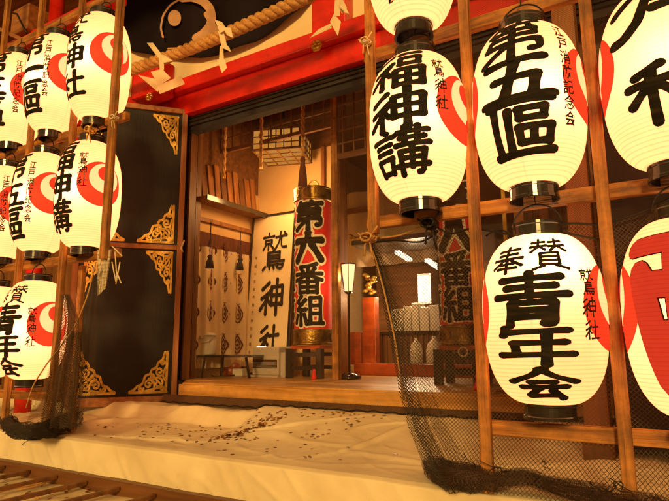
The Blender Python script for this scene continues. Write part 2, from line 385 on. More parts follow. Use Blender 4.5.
# ------------------------------------------------------------------ brush lettering, strokes in a 100 x 100 box, y down
SHI = '10,28 38,10;8,54 24,46 44,34;40,40 26,60 4,84;28,54 28,96;34,58 45,68'
G = {
 '福': (11, SHI + ';54,10 96,7;58,24 59,43;58,25 93,23;92,24 90,42;59,43 91,41;52,57 54,98;52,58 97,55;96,56 95,98;54,77 95,76;74,57 74,96;54,96 95,95'),
 '神': (11.5, SHI + ';50,22 51,72;50,23 95,21;95,22 94,71;51,46 94,45;51,70 94,69;72,2 72,98'),
 '講': (9.6, '22,4 31,11;3,24 44,19;10,37 37,34;10,50 37,48;9,64 13,94;10,65 39,62;38,63 36,92;13,91 36,90;50,15 97,12;62,3 62,38;82,3 82,38;54,27 92,25;47,41 100,38;54,53 55,98;54,54 93,51;92,52 91,96 84,94;73,40 73,84;55,67 91,65;46,82 100,79'),
 '第': (11, '24,4 8,26;18,13 47,9;34,14 38,22;62,2 50,18;58,10 96,5;76,10 80,20;16,30 88,27;87,29 85,43;16,44 86,42;16,44 10,62;12,62 90,58;90,60 92,80 78,82;52,28 50,98;48,64 6,96'),
 '五': (14, '8,14 88,8;50,14 34,88;20,50 78,46;76,48 72,88;2,94 98,90'),
 '區': (11, '4,8 94,4;13,9 16,94;8,96 98,91;48,20 50,38;48,21 84,19;83,20 81,37;50,38 82,36;34,20 35,90;48,52 50,78;48,53 92,51;91,52 89,79;50,78 90,77;68,53 68,77'),
 '一': (27, '12,52 90,47'),
 '奉': (9.5, '16,16 86,11;20,32 80,28;4,48 96,44;50,2 47,46;42,48 6,78;56,46 94,72;30,66 72,63;22,81 80,79;51,54 50,98'),
 '賛': (7.6, '6,13 44,10;2,27 48,23;26,2 24,24;22,28 4,43;30,28 42,37;55,12 92,9;53,26 98,23;75,2 72,24;70,28 56,40;78,27 98,42;28,49 28,83;28,49 74,47;74,48 74,84;28,60 74,60;28,72 74,71;28,84 74,84;36,88 10,99;64,87 94,99'),
 '青': (11, '10,15 90,11;18,30 82,27;2,46 98,43;50,3 50,46;25,58 22,98;25,58 79,56;79,57 78,97 66,94;25,71 78,70;25,83 78,82'),
 '年': (13, '12,4 8,24;12,16 92,11;22,43 88,40;24,44 26,68;2,73 98,69;66,14 64,96'),
 '会': (13, '52,4 36,26 2,48;46,6 66,28 98,44;32,47 66,45;18,63 84,59;46,63 28,88;26,90 74,86;64,72 84,97'),
 '社': (12, SHI + ';52,40 96,37;73,8 72,92;44,94 100,91'),
 '鷲': (6.6, '25,2 25,10;3,13 47,11;12,21 38,21;12,21 12,30;38,21 38,30;12,30 38,30;25,31 25,46;14,34 5,45;34,34 45,43;54,15 97,12;72,2 68,28 53,47;76,16 77,42 97,42;86,3 93,9;52,47 44,53;26,55 26,87;26,55 74,54;74,54 74,70;26,63 74,63;26,71 74,70;26,79 92,78;26,87 88,87;88,87 84,99 74,98;18,91 9,99;34,91 36,98;50,91 54,98;64,91 69,97'),
 '六': (15, '50,2 50,20;4,30 96,27;34,42 26,66 8,96;62,42 74,62 94,94'),
 '八': (19, '40,8 34,50 6,94;58,4 66,44 96,92'),
 '三': (17, '12,14 88,10;20,50 80,47;4,92 97,89'),
 '番': (9, '78,2 50,10 22,12;26,18 34,28;72,16 64,28;4,36 96,34;50,10 50,54;46,38 28,48 4,56;54,38 72,48 96,55;20,62 21,98;20,62 80,60;80,61 79,98;21,79 79,78;50,61 50,97;21,96 79,95'),
 '組': (9, '28,2 10,24 30,30;42,14 8,50 44,46;26,50 26,98;12,64 6,90;38,62 44,84;58,8 58,90;58,9 90,7;90,8 90,90;58,34 90,33;58,60 90,59;46,93 100,91'),
 '和': (12, '42,6 12,20;2,36 56,30;30,16 32,98;28,38 4,66;36,38 54,54;66,34 68,84;66,35 96,32;95,34 93,82;68,82 94,80'),
 '戸': (13, '34,-40 33,30 22,70 2,92 -12,92;-16,40 14,16 50,2 100,-6;40,34 70,24 104,18;92,18 90,44;40,54 96,46'),
}
def glyph(mb, ch, fn, cu, cv, hw, hh, wk=1.0, lay0=0, shear=0.0):
    """draw a glyph centred on (cu, cv) with half sizes hw, hh in surface units; v up"""
    w, data = G[ch]
    k = hh / 50.0; kx = hw / 50.0; ks = (k + kx) / 2
    def f2(u, v, L): return fn(cu + u * kx / ks, cv - v * k / ks, L)
    for i, st in enumerate(data.split(';')):
        pts = [((float(a) - 50) * ks, (float(b) - 50) * ks) for a, b in (q.split(',') for q in st.split())]
        mb.stroke(pts, w * wk * ks, f2, lay0 + i, step=5.0 * ks)
_FC = {}
def fontmesh(ch, bold):
    """2D outline of a small character as points and faces, in units of its height, centred"""
    key = (ch, bold)
    if key not in _FC:
        c = bpy.data.curves.new('t', 'FONT'); c.body = ch; c.offset = bold; c.resolution_u = 2
        o = bpy.data.objects.new('t', c); COL.objects.link(o)
        dg = bpy.context.evaluated_depsgraph_get(); me = o.evaluated_get(dg).to_mesh()
        vs = [(v.co.x, v.co.y) for v in me.vertices]; fs = [tuple(p.vertices) for p in me.polygons]
        o.evaluated_get(dg).to_mesh_clear(); bpy.data.objects.remove(o); bpy.data.curves.remove(c)
        if vs:
            x0 = min(v[0] for v in vs); x1 = max(v[0] for v in vs); y0 = min(v[1] for v in vs); y1 = max(v[1] for v in vs)
            cx, cy, s = (x0 + x1) / 2, (y0 + y1) / 2, max(x1 - x0, y1 - y0)
            vs = [((v[0] - cx) / s, (v[1] - cy) / s) for v in vs]
        _FC[key] = (vs, fs)
    return _FC[key]
def fglyph(mb, ch, fn, cu, cv, sw, sh, bold=0.01, lay=0):
    vs, fs = fontmesh(ch, bold); b = len(mb.v)
    for x, y in vs: mb.v.append(Vector(fn(cu + x * sw, cv + y * sh, lay)))
    for f in fs: mb.f.append(tuple(b + i for i in f))

# ------------------------------------------------------------------ paper lanterns
def lantern(label, group, X, Y, ztop, zbot, rad, big, small=None, crest=True, power=2.3, bulb=0.5, red=None, rot=0.0, wire_top=None, name='paper_lantern', tilt=(0, 0)):
    dist = math.hypot(X, Y); ztop *= (dist - .10) / dist; zbot *= (dist - .085) / dist
    H = ztop - zbot; zc = (ztop + zbot) / 2
    T = thing(name, label, 'lantern', (X, Y, zbot - 0.05), group)
    def rz(z):
        s = max(-1, min(1, (z - zc) / (H / 2)))
        return rad * (0.40 + 0.60 * max(0.0, 1 - abs(s) ** 2.7) ** 0.55)
    def sk(z, p):    # slight hang tilt
        return p + Vector((tilt[0] * (z - ztop), tilt[1] * (z - ztop), 0))
    def on(az, z, off):
        r = rz(z) + off
        return sk(z, Vector((X + r * math.sin(az), Y - r * math.cos(az), z)))
    def prof(u, v):
        s = -math.cos(PI * v); z = zc + s * H / 2
        return on(2 * PI * u, z, 0.0)
    T2 = MB(); T2.grid(prof, 56, 72, wrap=True); T2.build('paper_shade', 'paper', T, smooth=True)
    def S_(u, v, L): return on(u / rad + rot, v, 0.0016 + 0.00025 * L)
    # big lettering
    for ch, a0, a1, f0, f1 in big:
        mb = MB()
        cu = R((a0 + a1) / 2) * rad; hw = R((a1 - a0) / 2) * rad * 1.07
        cv = ztop - (f0 + f1) / 2 * H; hh = (f1 - f0) / 2 * H
        if ch in G: glyph(mb, ch, S_, cu, cv, hw * 1.0, hh * .94, 1.2)
        else: fglyph(mb, ch, S_, cu, cv, hw * 2, hh * 2, 0.03)
        mb.build('written_character', 'ink', T)
    if small:
        txt, az, f0, f1, wd = small
        mb = MB(); n = len(txt); fh = (f1 - f0) / n
        hh = [1.35 if (c == '鷲') else 1.0 for c in txt]; tot = sum(hh); acc = 0
        for i, ch in enumerate(txt):
            fc = f0 + (acc + hh[i] / 2) / tot * (f1 - f0); acc += hh[i]
            h = hh[i] / tot * (f1 - f0) * H
            fs_ = lambda u, v, L: on(u / rad + rot, v, 0.0062 + .0001 * L)
            if ch in G and ch not in '会戸': glyph(mb, ch, fs_, R(az) * rad + random.uniform(-.002, .002), ztop - fc * H, wd * .58, h * .46, 1.15 if ch == '鷲' else .85)
            else: fglyph(mb, ch, fs_, R(az) * rad + random.uniform(-.002, .002), ztop - fc * H, wd * 1.15, h * .95, 0.024)
        mb.build('small_lettering', 'ink', T)
    if crest:
        for sgn in (1, -1):
            cr = 0.137; ca = R(88) * rad * sgn; cv = zc + 0.05 * H
            q = sgn
            C = MB().disc(ca, cv, cr, lambda u, v, L: on(u / rad + rot, v, 0.0012)); co = C.build('crest', 'redink', T, smooth=True)
            C = MB().disc(ca + 0.02 * q * 1.0, cv + 0.036, cr * 0.66, lambda u, v, L: on(u / rad + rot, v, 0.0028)); C.build('crest_ring', 'papertop', co, smooth=True)
            fnc = lambda u, v, L: on(u / rad + rot, v, 0.0042)
            C = MB().disc(ca + 0.022 * q, cv + 0.064, cr * 0.33, fnc)
            C.stroke([(ca + 0.040 * q, cv + .052), (ca + 0.054 * q, cv + 0.015), (ca + 0.058 * q, cv - 0.03), (ca + 0.03 * q, cv - 0.055)], 0.036, lambda u, v, L: on(u / rad + rot, v, 0.0046), 0, 0.012)
            C.build('crest_comma', 'redink', co, smooth=True)
    if red: red(T, on, rad, ztop, H)
    rc = rad * 0.42
    top = sk(ztop, Vector((X, Y, ztop - 0.004))); bot = sk(zbot, Vector((X, Y, zbot + 0.004)))
    MB().lathe(top, [(rc * .96, 0), (rc * 1.03, .004), (rc * 1.03, .012), (rc, .014), (rc, .038), (rc * 1.04, .041), (rc * 1.04, .05), (rc * .94, .05), (rc * .94, .01)], 40, False).build('top_cap', 'lacquer', T, smooth=False)
    MB().lathe(bot, [(rc * .96, 0), (rc * 1.03, -.004), (rc * 1.03, -.012), (rc, -.014), (rc, -.042), (rc * 1.04, -.045), (rc * 1.04, -.054), (rc * .92, -.054), (rc * .92, -.01)], 40, True).build('bottom_cap', 'lacquer', T, smooth=False)
    hz = 0.05 + (0.075)
    pts = [top + Vector((rc * math.cos(a), 0, .042 + math.sin(a) * 0.078)) for a in [PI * i / 16 for i in range(17)]]
    hd = MB().tube(pts, 0.0032, 6)
    if wire_top is not None:
        hd.tube([top + Vector((0, 0, .12)), Vector((X, Y, wire_top - .01)), Vector((X + .004, Y + .03, wire_top + .012))], 0.002, 5)
    hd.build('handle', 'wire', T, smooth=True)
    lamp('bulb', (X + .035, Y - .075, zc + (bulb - .5) * H), power, (1.0, 0.86, 0.62), 0.04, T)
    return T
from mathutils import noise as NZ

# ================================================================== SETTING
def struct(name, mb, mat, **k):
    o = mb.build(name, mat, **k); o['kind'] = 'structure'; return o
struct('ground', MB().grid(lambda u, v: (-60 + 120 * u, -60 + 120 * v, -1.3), 8, 8), 'concrete')
FZ = -0.27
FY = 3.14
m = MB()
yy = FY
for k in range(26):          # floor boards run along the front
    w = 0.17
    m.box((-3.27 if yy < 3.45 else -4.4, yy + .0015, FZ - .05), (1.6, yy + w - .0015, FZ - (0.0 if k else -.004))); yy += w
struct('floor', m, 'floorw')
struct('floor_edge', MB().box((-3.27, FY - .035, FZ - .085), (1.6, FY - .002, FZ - .006)), 'floorw')
struct('under_floor', MB().box((-3.27, FY + .02, -1.3), (1.6, FY + .1, FZ - .052)), 'dwood_x')
struct('ledge_beam', MB().box((-7, 1.972, -0.80), (2.5, 2.02, -0.668)), 'dwood_x')
struct('ceiling', MB().box((-5.6, 3.5, 2.62), (1.8, 7.8, 2.7)), 'dwood_x')
struct('inner_wall', MB().box((-3.84, 3.52, FZ), (-3.76, 7.7, 2.62)), 'gwall')
struct('back_wall', MB().box((-3.8, 7.62, FZ), (1.7, 7.7, 2.62)), 'mwood_x')
struct('side_wall', MB().box((1.6, 3.5, FZ), (1.68, 7.7, 2.62)), 'dwood_z')
# porch ceiling boards with a cross batten
m = MB()
for k in range(9): m.box((-8, 2.1 + k * .17, 3.60), (2.5, 2.1 + k * .17 + .166, 3.64))
struct('porch_ceiling', m, 'mwood_x')
struct('outer_wall', MB().box((-8, 3.58, -1.3), (-3.64, 3.64, 3.6)), 'dwood_z')
struct('far_wall', MB().box((-8, 0.4, -1.3), (-7.9, 3.6, 3.6)), 'mwood_z')

# ---- offering cloth
c1 = atZ(287, 404, -0.43); c2 = atZ(212, 441, -0.50)
def sstep(a, b, x):
    t = max(0, min(1, (x - a) / (b - a))); return t * t * (3 - 2 * t)
def crease(Y): return c2.x + (c1.x - c2.x) * (Y - c2.y) / (c1.y - c2.y)
def clothz(X, Y):
    right = -0.505 + 0.115 * sstep(2.35, 3.14, Y)
    left = -0.525 + 0.022 * (1 - sstep(2.05, 2.3, Y)) + 0.095 * sstep(2.88, 3.0, Y)
    s = sstep(crease(Y) - .16, crease(Y) + .10, X)
    z = left * (1 - s) + right * s
    z += 0.010 * math.exp(-((X - crease(Y) - .03) / .06) ** 2) * sstep(2.3, 2.9, Y)
    n1 = NZ.noise(Vector((X * 1.7, Y * 2.3, 0))); n2 = NZ.noise(Vector((X * 5, Y * 6, 3.1)))
    rid = 1 - abs(NZ.noise(Vector((X * 1.9 + Y * .9, Y * 3.1 - X * .7, 7.7))) * 2)
    edge = min(1, max(0, (Y - 2.03) / .15)) * min(1, max(0, (3.16 - Y) / .1))
    r2 = 1 - abs(NZ.noise(Vector((X * 4.3 - Y * 2.9, Y * 5.5 + X * 1.7, 2.2))) * 2.2); r3 = 1 - abs(NZ.noise(Vector((X * 11 + Y * 4, Y * 13 - X * 3, 9.4))) * 2.4)
    k1 = math.exp(-abs(NZ.noise(Vector((X * 1.6 - Y * .8, Y * 2.4 + X * .5, 4.4)))) / .022); k2 = math.exp(-abs(NZ.noise(Vector((X * 2.9 + Y * 2.1, Y * 3.4 - X * 1.2, 8.8)))) / .03)
    z += edge * (0.0045 * k1 + 0.0015 * k2)
    z += edge * (0.007 * n1 + 0.003 * n2 + 0.008 * max(0, rid - .72) / .28 + 0.002 * max(0, r2 - .80) / .20)
    z += 0.002 * NZ.noise(Vector((X * 6, Y * 2, 1.5)))
    for (cx, cy, dx, dy, L, w, h) in FOLDS:
        px, py = X - cx, Y - cy; t = px * dx + py * dy; q = px * dy - py * dx
        z += edge * h * math.exp(-(q / w) ** 2) * math.exp(-(t / L) ** 4)
    return z
FOLDS = [(-3.7, 2.45, .93, -.37, .35, .025, .035), (-3.35, 2.75, .8, .6, .3, .03, .03), (-4.2, 2.5, .6, -.8, .35, .03, .03), (-3.1, 2.95, .95, .3, .3, .03, .02),
         (-1.4, 2.5, .35, .93, .4, .02, .012), (-1.9, 2.75, .8, .6, .35, .02, .012), (-2.7, 2.3, .97, .2, .5, .02, .012), (-1.0, 2.35, .98, -.2, .45, .03, .016),
         (-3.9, 2.25, .98, .15, .3, .02, .022), (-0.5, 2.5, .9, .4, .4, .03, .015)]
def clothfn(u, v):
    X = -5.6 + 6.9 * u
    if v < 0.16:                       # front drop
        t = v / 0.16
        z0 = clothz(X, 2.03); z = -0.70 + (z0 + .70) * t
        wob = 0.012 * NZ.noise(Vector((X * 3.1, 0, z * 2))) + 0.010 * NZ.noise(Vector((X * 9, 5, z * 3))) * (1 - t)
        wob += 0.010 * max(0, .55 - abs(NZ.noise(Vector((X * 5 + z * 4, z * 3, 2)))) * 2.5)
        wob += 0.010 * max(0, math.sin(X * 7.3 + 2 * math.sin(X * 1.7)) - .6) * (1 - t * .6)
        return (X, 2.018 - wob - 0.004 * (1 - t), z)
    t = (v - .16) / .84
    Y = 2.03 + (3.18 - 2.03) * t
    return (X, Y, clothz(X, Y) - (0.008 if t == 0 else 0))
m = MB().grid(clothfn, 760, 150)
o = m.build('offering_cloth', 'cloth', smooth=True, origin=(-2.2, 2.0, -.7))
setp(o, 'cream canvas cloth sheet spread over the step in front of the shrine floor', 'cloth')
# ---- offering grate in front of the ledge
T = thing('offering_grate', 'dark wooden offering grate bars below the cloth covered step', 'grate', (-3, 1.2, -.74))
for k in range(16):
    x = -5.35 + k * 0.262
    o = MB().box((x - .012, 0.2, -.712), (x + .012, 1.968, -.690)).build('grate_bar', 'dwood_z', T); bevel(o, .005)
m = MB().grid(lambda u, v: (-6.5 + 6 * u, .1 + 2.5 * v, -.738 + .012 * NZ.noise(Vector((u * 22, v * 9, 1))) + .006 * NZ.noise(Vector((u * 60, v * 22, 5)))), 200, 60)
o = m.build('collecting_cloth', 'cloth', smooth=True); setp(o, 'cream cloth lining under the offering grate bars', 'cloth')
for i, (px, lab) in enumerate(((150, 'thin cord looped on the lining nearer the left frame edge'), (370, 'thin cord looped on the lining under the grate, right one'))):
    c = atZ(12 + i * 44, 490, -.72)
    pts = [c + Vector((0.05 * math.cos(a) * (1 + .3 * math.sin(2 * a)) + .02 * a, 0.16 * math.sin(a), .008)) for a in [q * .35 for q in range(15)]]
    o = MB().tube(pts, .005, 6).build('loose_cord', 'cord', smooth=True); setp(o, ('looped cord lying under the grate, the one nearest the bottom left corner', 'looped cord lying under the grate, further right of its twin')[i], 'cord')

# ================================================================== FACADE
T = thing('lintel_beam', 'long red lacquered beam with stepped lower edge above the doorway', 'beam', (-2, 3.3, 2.07))
o = MB().box((-5.2, 3.26, 2.265), (1.7, 3.50, 2.385)).build('upper_beam', 'red', T); bevel(o, .012, 3)
o = MB().box((-5.2, 3.33, 2.072), (1.7, 3.50, 2.262)).build('lower_beam', 'red', T); bevel(o, .008, 3)
p = at(317, 46, 3.25)
m = MB()
for k in range(6):
    a = PI / 3 * k; m.lathe(p + Vector((.030 * math.cos(a), -.008, .030 * math.sin(a) - .008)), [(.004, 0), (.017, .004), (.019, .010), (.013, .020), (.003, .024)], 10)
m.lathe(p + Vector((0, -.02, -.008)), [(.004, 0), (.016, .005), (.016, .014), (.004, .02)], 12)
m.grid(lambda u, v: p + Vector((math.cos(2 * PI * u) * .046 * v * (1 + .08 * math.cos(12 * PI * u)), -.004 - .008 * (1 - v), math.sin(2 * PI * u) * .046 * v * (1 + .08 * math.cos(12 * PI * u)))), 48, 4, True)
o = m.build('nail_cover', 'gold', smooth=True); setp(o, 'round gilt flower nail cover on the red beam beside the hanging streamer', 'ornament')
o = MB().box((-3.98, 3.05, 2.19), (-3.62, 3.255, 2.52)).build('beam_end', 'red'); bevel(o, .03, 2); setp(o, 'red block shaped beam end behind the rope over the black door', 'beam end')
p = at(150, 98, 3.02)
m = MB()
for k in range(8):
    a = PI / 4 * k; m.lathe(p + Vector((.028 * math.cos(a), -.01, .028 * math.sin(a))), [(.003, 0), (.012, .004), (.012, .012), (.003, .016)], 8)
m.lathe(p + Vector((0, -.02, -.01)), [(.004, 0), (.018, .006), (.018, .014), (.004, .02)], 12)
o = m.build('nail_cover', 'gold', smooth=True); setp(o, 'small gilt nail cover under the streamer at the top of the black door', 'ornament')
T = thing('sliding_track', 'black sliding door head rail with grooves under the red beam', 'rail', (-2, 3.4, 1.93))
o = MB().box((-3.66, 3.40, 1.985), (1.6, 3.52, 2.07)).build('head_rail', 'dark', T)
MB().box((-3.66, 3.385, 2.012), (1.6, 3.398, 2.026)).build('groove_strip', 'lacquer', T)
MB().box((-3.66, 3.385, 2.046), (1.6, 3.398, 2.056)).build('groove_strip', 'lacquer', T)
MB().box((-3.66, 3.42, 1.93), (1.6, 3.50, 1.982)).build('lower_rail', 'dark', T)
o = MB().box((-3.70, 3.38, -.46), (-3.615, 3.50, 1.98)).build('door_jamb', 'lacquer'); setp(o, 'tall black door jamb between the open door and the shrine room', 'door jamb')
o = MB().box((-3.612, 3.44, -.27), (-3.585, 3.52, 1.93)).build('jamb_trim', 'dwood_z'); setp(o, 'narrow brown post just inside the black door jamb', 'post')
o = MB().box((-5.4, 3.42, 2.386), (1.7, 3.46, 3.6)).build('upper_wall', 'brightwall'); o['kind'] = 'structure'
p0 = at(312, 30, 3.3).x; p1 = at(346, 15, 3.3).x
o = MB().box((p0, 3.29, 2.388), (p1, 3.41, 3.58)).build('red_strut', 'red'); bevel(o, .01); setp(o, 'short red post standing on the red beam behind the streamer', 'post')

# ---- violet-black festival curtain with a big crest
YC = 3.365
low = [(60, 5), (105, 40), (135, 52), (170, 58), (200, 58), (228, 52), (255, 41), (280, 26), (300, 10), (318, -12)]
def lowy(x):
    for (a, b), (c, d) in zip(low, low[1:]):
        if a <= x <= c: return b + (d - b) * (x - a) / (c - a)
    return low[0][1] if x < low[0][0] else low[-1][1]
def curt(u, v):
    px = 62 + 255 * u
    q = at(px, lowy(px), YC)
    top = 3.59
    z = q.z + (top - q.z) * v
    return (q.x, YC + .018 * math.sin(q.x * 11 + v * 2) * (1 - .4 * v) + .01 * NZ.noise(Vector((q.x * 3, 0, z * 4))), z)
T = thing('festival_curtain', 'violet black curtain with a pale swirl crest swagged under the porch ceiling', 'curtain', (at(180, 50, YC).x, YC, at(180, 55, YC).z))
m = MB().grid(curt, 70, 20)
o = m.build('fabric', 'violet', T, smooth=True)
o.modifiers.new('thick', 'SOLIDIFY').thickness = .004
def onc(x, y, L):
    q = at(x, y, YC - .034 - .0006 * L); return q
m = MB()
m.disc(174.5, 18, 8, onc, 0, 30, 3, .82)
m.stroke([(163, 37), (160.5, 28), (163, 15), (170, 5), (180, -1), (190, -3)], 1.8, onc, 1, 2, False)
m.stroke([(182, -2), (192, -3), (203, 1), (210, 8), (212, 18), (210, 26), (203, 34), (196, 38)], 8.5, onc, 2, 2, False)
m.stroke([(206, 14), (213, 25), (219, 33), (224, 31)], 5, onc, 3, 2, False)
m.stroke([(218, 28), (205, 36), (196, 42), (188, 45.5)], 3.5, onc, 4, 2, False)
m.stroke([(190, 45), (180, 48), (168, 48.5)], 1.6, onc, 5, 2, False)
m.build('crest', 'whitec', T)

# ---- straw rope and paper streamers
YR = 2.86
ra = at(112, 76, YR); rb = at(345, -22, YR)
m = MB()
N = 300
for k in range(3):
    pts = []
    for i in range(N + 1):
        t = i / N; c = ra.lerp(rb, t) + Vector((0, 0, -.05 * math.sin(PI * t)))
        a = 2 * PI * (t * 12 + k / 3)
        pts.append(c + Vector((0, math.cos(a), math.sin(a))) * .0235)
    m.tube(pts, .0265, 10)
o = m.build('straw_rope', 'rope', smooth=True); setp(o, 'thick twisted straw rope slung in front of the dark curtain', 'rope')
def shide(label, segs, Y, group='paper streamers on the straw rope'):
    """zigzag folded paper streamer: segs = quads of image points with a depth offset"""
    m = MB()
    for q, dy in segs:
        b = len(m.v)
        for k, (x, y) in enumerate(q): m.v.append(at(x, y, Y + dy + (.018 if k in (1, 2) else 0)))
        m.f.append(tuple(range(b, b + len(q))))
    o = m.build('paper_streamer', 'shide'); o.modifiers.new('thick', 'SOLIDIFY').thickness = .002
    setp(o, label, 'streamer', group); return o
shide('crumpled white zigzag streamer low on the rope beside the black door top', [
    ([(147, 43), (153, 43), (163, 56), (160, 60)], 0), ([(158, 54), (164, 55), (173, 61), (163, 63)], -.02), ([(159, 58), (164, 60), (164, 70), (160, 71)], -.01),
    ([(151, 72), (162, 69), (171, 78), (159, 86)], -.03), ([(138, 75), (155, 79), (160, 86), (158, 92)], -.015), ([(157, 86), (181, 76), (185, 84), (160, 94)], -.04)], 2.80)
shide('white zigzag streamer hanging from the middle of the rope over the crest', [
    ([(215, 20), (222, 22), (227, 30), (220, 33)], -.01), ([(222, 27), (231, 28), (233, 38), (227, 35)], -.03), ([(218, 31), (224, 33), (228, 50), (222, 48)], 0),
    ([(224, 43), (229, 47), (231, 52), (225, 49)], -.02), ([(220, 46), (223, 46), (224, 60), (219, 61)], 0), ([(217, 60), (225, 60), (227, 68), (222, 73)], -.03),
    ([(196, 73), (206, 65), (217, 62), (220, 65)], -.015)], 2.80)
shide('white zigzag streamer hanging left of the rack in front of the red strut', [
    ([(333, -8), (340, -6), (347, 8), (342, 14)], 0), ([(335, 0), (340, 2), (340, 16), (334, 16)], -.02), ([(330, 22), (334, 14), (341, 22), (338, 36)], -.03), ([(310, 38), (318, 30), (332, 23), (332, 28)], 0),
    ([(338, 4), (346, 8), (349, 14), (345, 13)], -.03)], 2.80)

# ================================================================== BLACK DOOR LEAF
H0 = Vector((-3.575, 3.372, 0)); DU = Vector((-.535, -.615, 0)).normalized(); DN = Vector((.615, -.535, 0)).normalized()
if DN.y > 0: DN = -DN
WL = 0.86; Z0, Z1, ZM = -.46, 2.12, .85
T = thing('open_door', 'black lacquered door leaf with gilt corner fittings standing open beside the doorway', 'door', H0 + Vector((0, 0, Z0)))
def dq(u, z, d=0): return H0 + DU * u + Vector((0, 0, z)) + DN * d
def dbox(u0, u1, z0, z1, d0, d1): return MB().obox(dq(u0, z0, d0), DU * (u1 - u0), DN * (d1 - d0), (0, 0, z1 - z0))
dbox(.03, WL - .03, Z0 + .03, ZM, -.012, .004).build('lower_panel', 'panel', T)
dbox(.03, WL - .03, ZM, Z1 - .03, -.012, .004).build('upper_panel', 'panel', T)
for a in ((0, .045, Z0, Z1), (WL - .05, WL, Z0, Z1)): bevel(dbox(*a, -.03, .03).build('stile', 'mwood_z', T), .004)
for a in ((.045, WL - .05, Z0, Z0 + .07), (.045, WL - .05, ZM - .02, ZM + .02), (.045, WL - .05, Z1 - .045, Z1)): bevel(dbox(*a, -.028, .026).build('door_rail', 'mwood_x', T), .004)
def spiral(cx, cy, r, a0, turns, sgn=1):
    n = int(16 * turns); return [(cx + r * (1 - .78 * i / n) * math.cos(a0 + sgn * 2 * PI * turns * i / n), cy + r * (1 - .78 * i / n) * math.sin(a0 + sgn * 2 * PI * turns * i / n)) for i in range(n + 1)]
def corner(uc, zc, su, sz, w, h, flip=False):
    def fn(a, b, L): return dq(uc + su * a / 100 * w, zc + sz * b / 100 * h, .0075 + .0007 * L)
    m = MB()
    m.stroke([(2, 3), (98, 3)], 6, fn, 0, 5, False); m.stroke([(4, 3), (4, 98)], 7, fn, 1, 5, False)
    out = [(98, 5), (84, 10), (80, 20), (70, 18), (62, 30), (60, 44), (46, 44), (44, 58), (30, 60), (28, 74), (16, 78), (10, 98)]
    m.stroke(out, 6, fn, 2, 4, False)
    for i, (cx, cy, r, a0, t, sg) in enumerate(((24, 24, 17, 0, 1.2, 1), (50, 22, 12, 2.5, 1.2, -1), (22, 52, 12, 4, 1.2, 1), (42, 38, 9, 1, 1.1, 1), (70, 12, 8, 3, 1.0, 1), (14, 74, 7, 0, 1.0, -1), (12, 12, 8, 3, 1.1, 1))):
        m.stroke(spiral(cx, cy, r, a0, t, sg), 5.2, fn, 3 + i, 3, False)
    for i, s_ in enumerate((((6, 6), (20, 14), (40, 10), (60, 6)), ((6, 30), (14, 40), (8, 60)), ((36, 4), (34, 26), (50, 36)), ((6, 8), (26, 30), (44, 44)))):
        m.stroke(list(s_), 5, fn, 11 + i, 4, False)
    o = m.build('gilt_fitting', 'gold', T); md = o.modifiers.new('thick', 'SOLIDIFY'); md.thickness = .003
A, B = .075, WL - .085
for (z0, z1) in ((Z0 + .09, ZM - .035), (ZM + .035, Z1 - .07)):
    corner(A, z0, 1, 1, .30, .34); corner(B, z0, -1, 1, .30, .34); corner(A, z1, 1, -1, .22, .36); corner(B, z1, -1, -1, .22, .36)
o = MB().tube([at(184, 244, 3.2) + Vector((0, 0, .03)), at(181, 248, 3.18), at(183, 252, 3.2)], .006, 6).build('door_tie', 'shide', smooth=True); setp(o, 'short white string tied at the edge of the black door', 'string')

# ================================================================== LANTERN RACKS
def post(T, X, z0, z1, Y=2.0, w=.040, d=.032, mat='wood_z'):
    return bevel(MB().box((X - w / 2, Y - d / 2, z0), (X + w / 2, Y + d / 2, z1)).build('post', mat, T), .003)
def xbar(T, x0, x1, z, Y=2.038, h=.05, d=.036, mat='wood_x'):
    return bevel(MB().box((x0, Y - d / 2, z - h / 2), (x1, Y + d / 2, z + h / 2)).build('crossbar', mat, T), .003)
T = thing('lantern_rack', 'wooden lantern rack of upright posts and crossbars right of the entrance', 'rack', (-.3, 2.0, -.5))
post(T, -1.015, .455, 3.55); post(T, -.592, -.5, 3.55); post(T, -.156, -.5, 3.55); post(T, .285, -.5, 3.55)
for z in (2.06, 1.268, .510): xbar(T, -1.06, .75, z)
xbar(T, -.62, .75, -.287)
RB = T
T = thing('lantern_rack', 'wooden lantern rack with lanterns crowded three high at the left frame edge', 'rack', (-3.6, 2.0, -.5))
post(T, -2.735, .50, 3.55, 1.99, .05); post(T, -3.19, -.5, 3.55, 2.03); post(T, -3.67, -.5, 3.55, 2.03); post(T, -4.15, -.5, 3.55, 2.03); post(T, -4.63, -.5, 3.55, 2.03)
post(T, -3.19, -.5, .52, 2.17, .04)
for z, x1 in ((2.26, -2.70), (1.386, -2.70), (.545, -2.70), (-.29, -3.16)): xbar(T, -5.2, x1, z, 2.065)

SM = '江戸消防記念会'; WS = '鷲神社'
GR = 'lit paper lanterns on the right rack'; GL = 'lit paper lanterns on the left rack'
lantern('lit paper lantern cut by the top edge above the 福神講 lantern', GR, -.796, 1.965, 1.99, 1.352, .184, [('神', -33, 33, .03, .36), ('社', -33, 33, .36, .66), ('會', -30, 30, .66, .93)], (WS, 54, .14, .52, .045), wire_top=2.06)
lantern('lit paper lantern with big black 福神講 lettering beside the entrance', GR, -.792, 1.965, 1.20, .578, .193, [('福', -36, 34, .03, .335), ('神', -35, 34, .32, .62), ('講', -31, 36, .58, .91)], (WS, 53, .13, .50, .042), wire_top=1.29, rot=R(-4))
lantern('large lit paper lantern with 第五區 lettering at the upper right', GR, -.368, 1.965, 1.188, .569, .191, [('第', -36, 31, .025, .33), ('五', -34, 35, .29, .585), ('區', -32, 36, .55, .90)], (SM, 52, .10, .74, .036), wire_top=1.29)
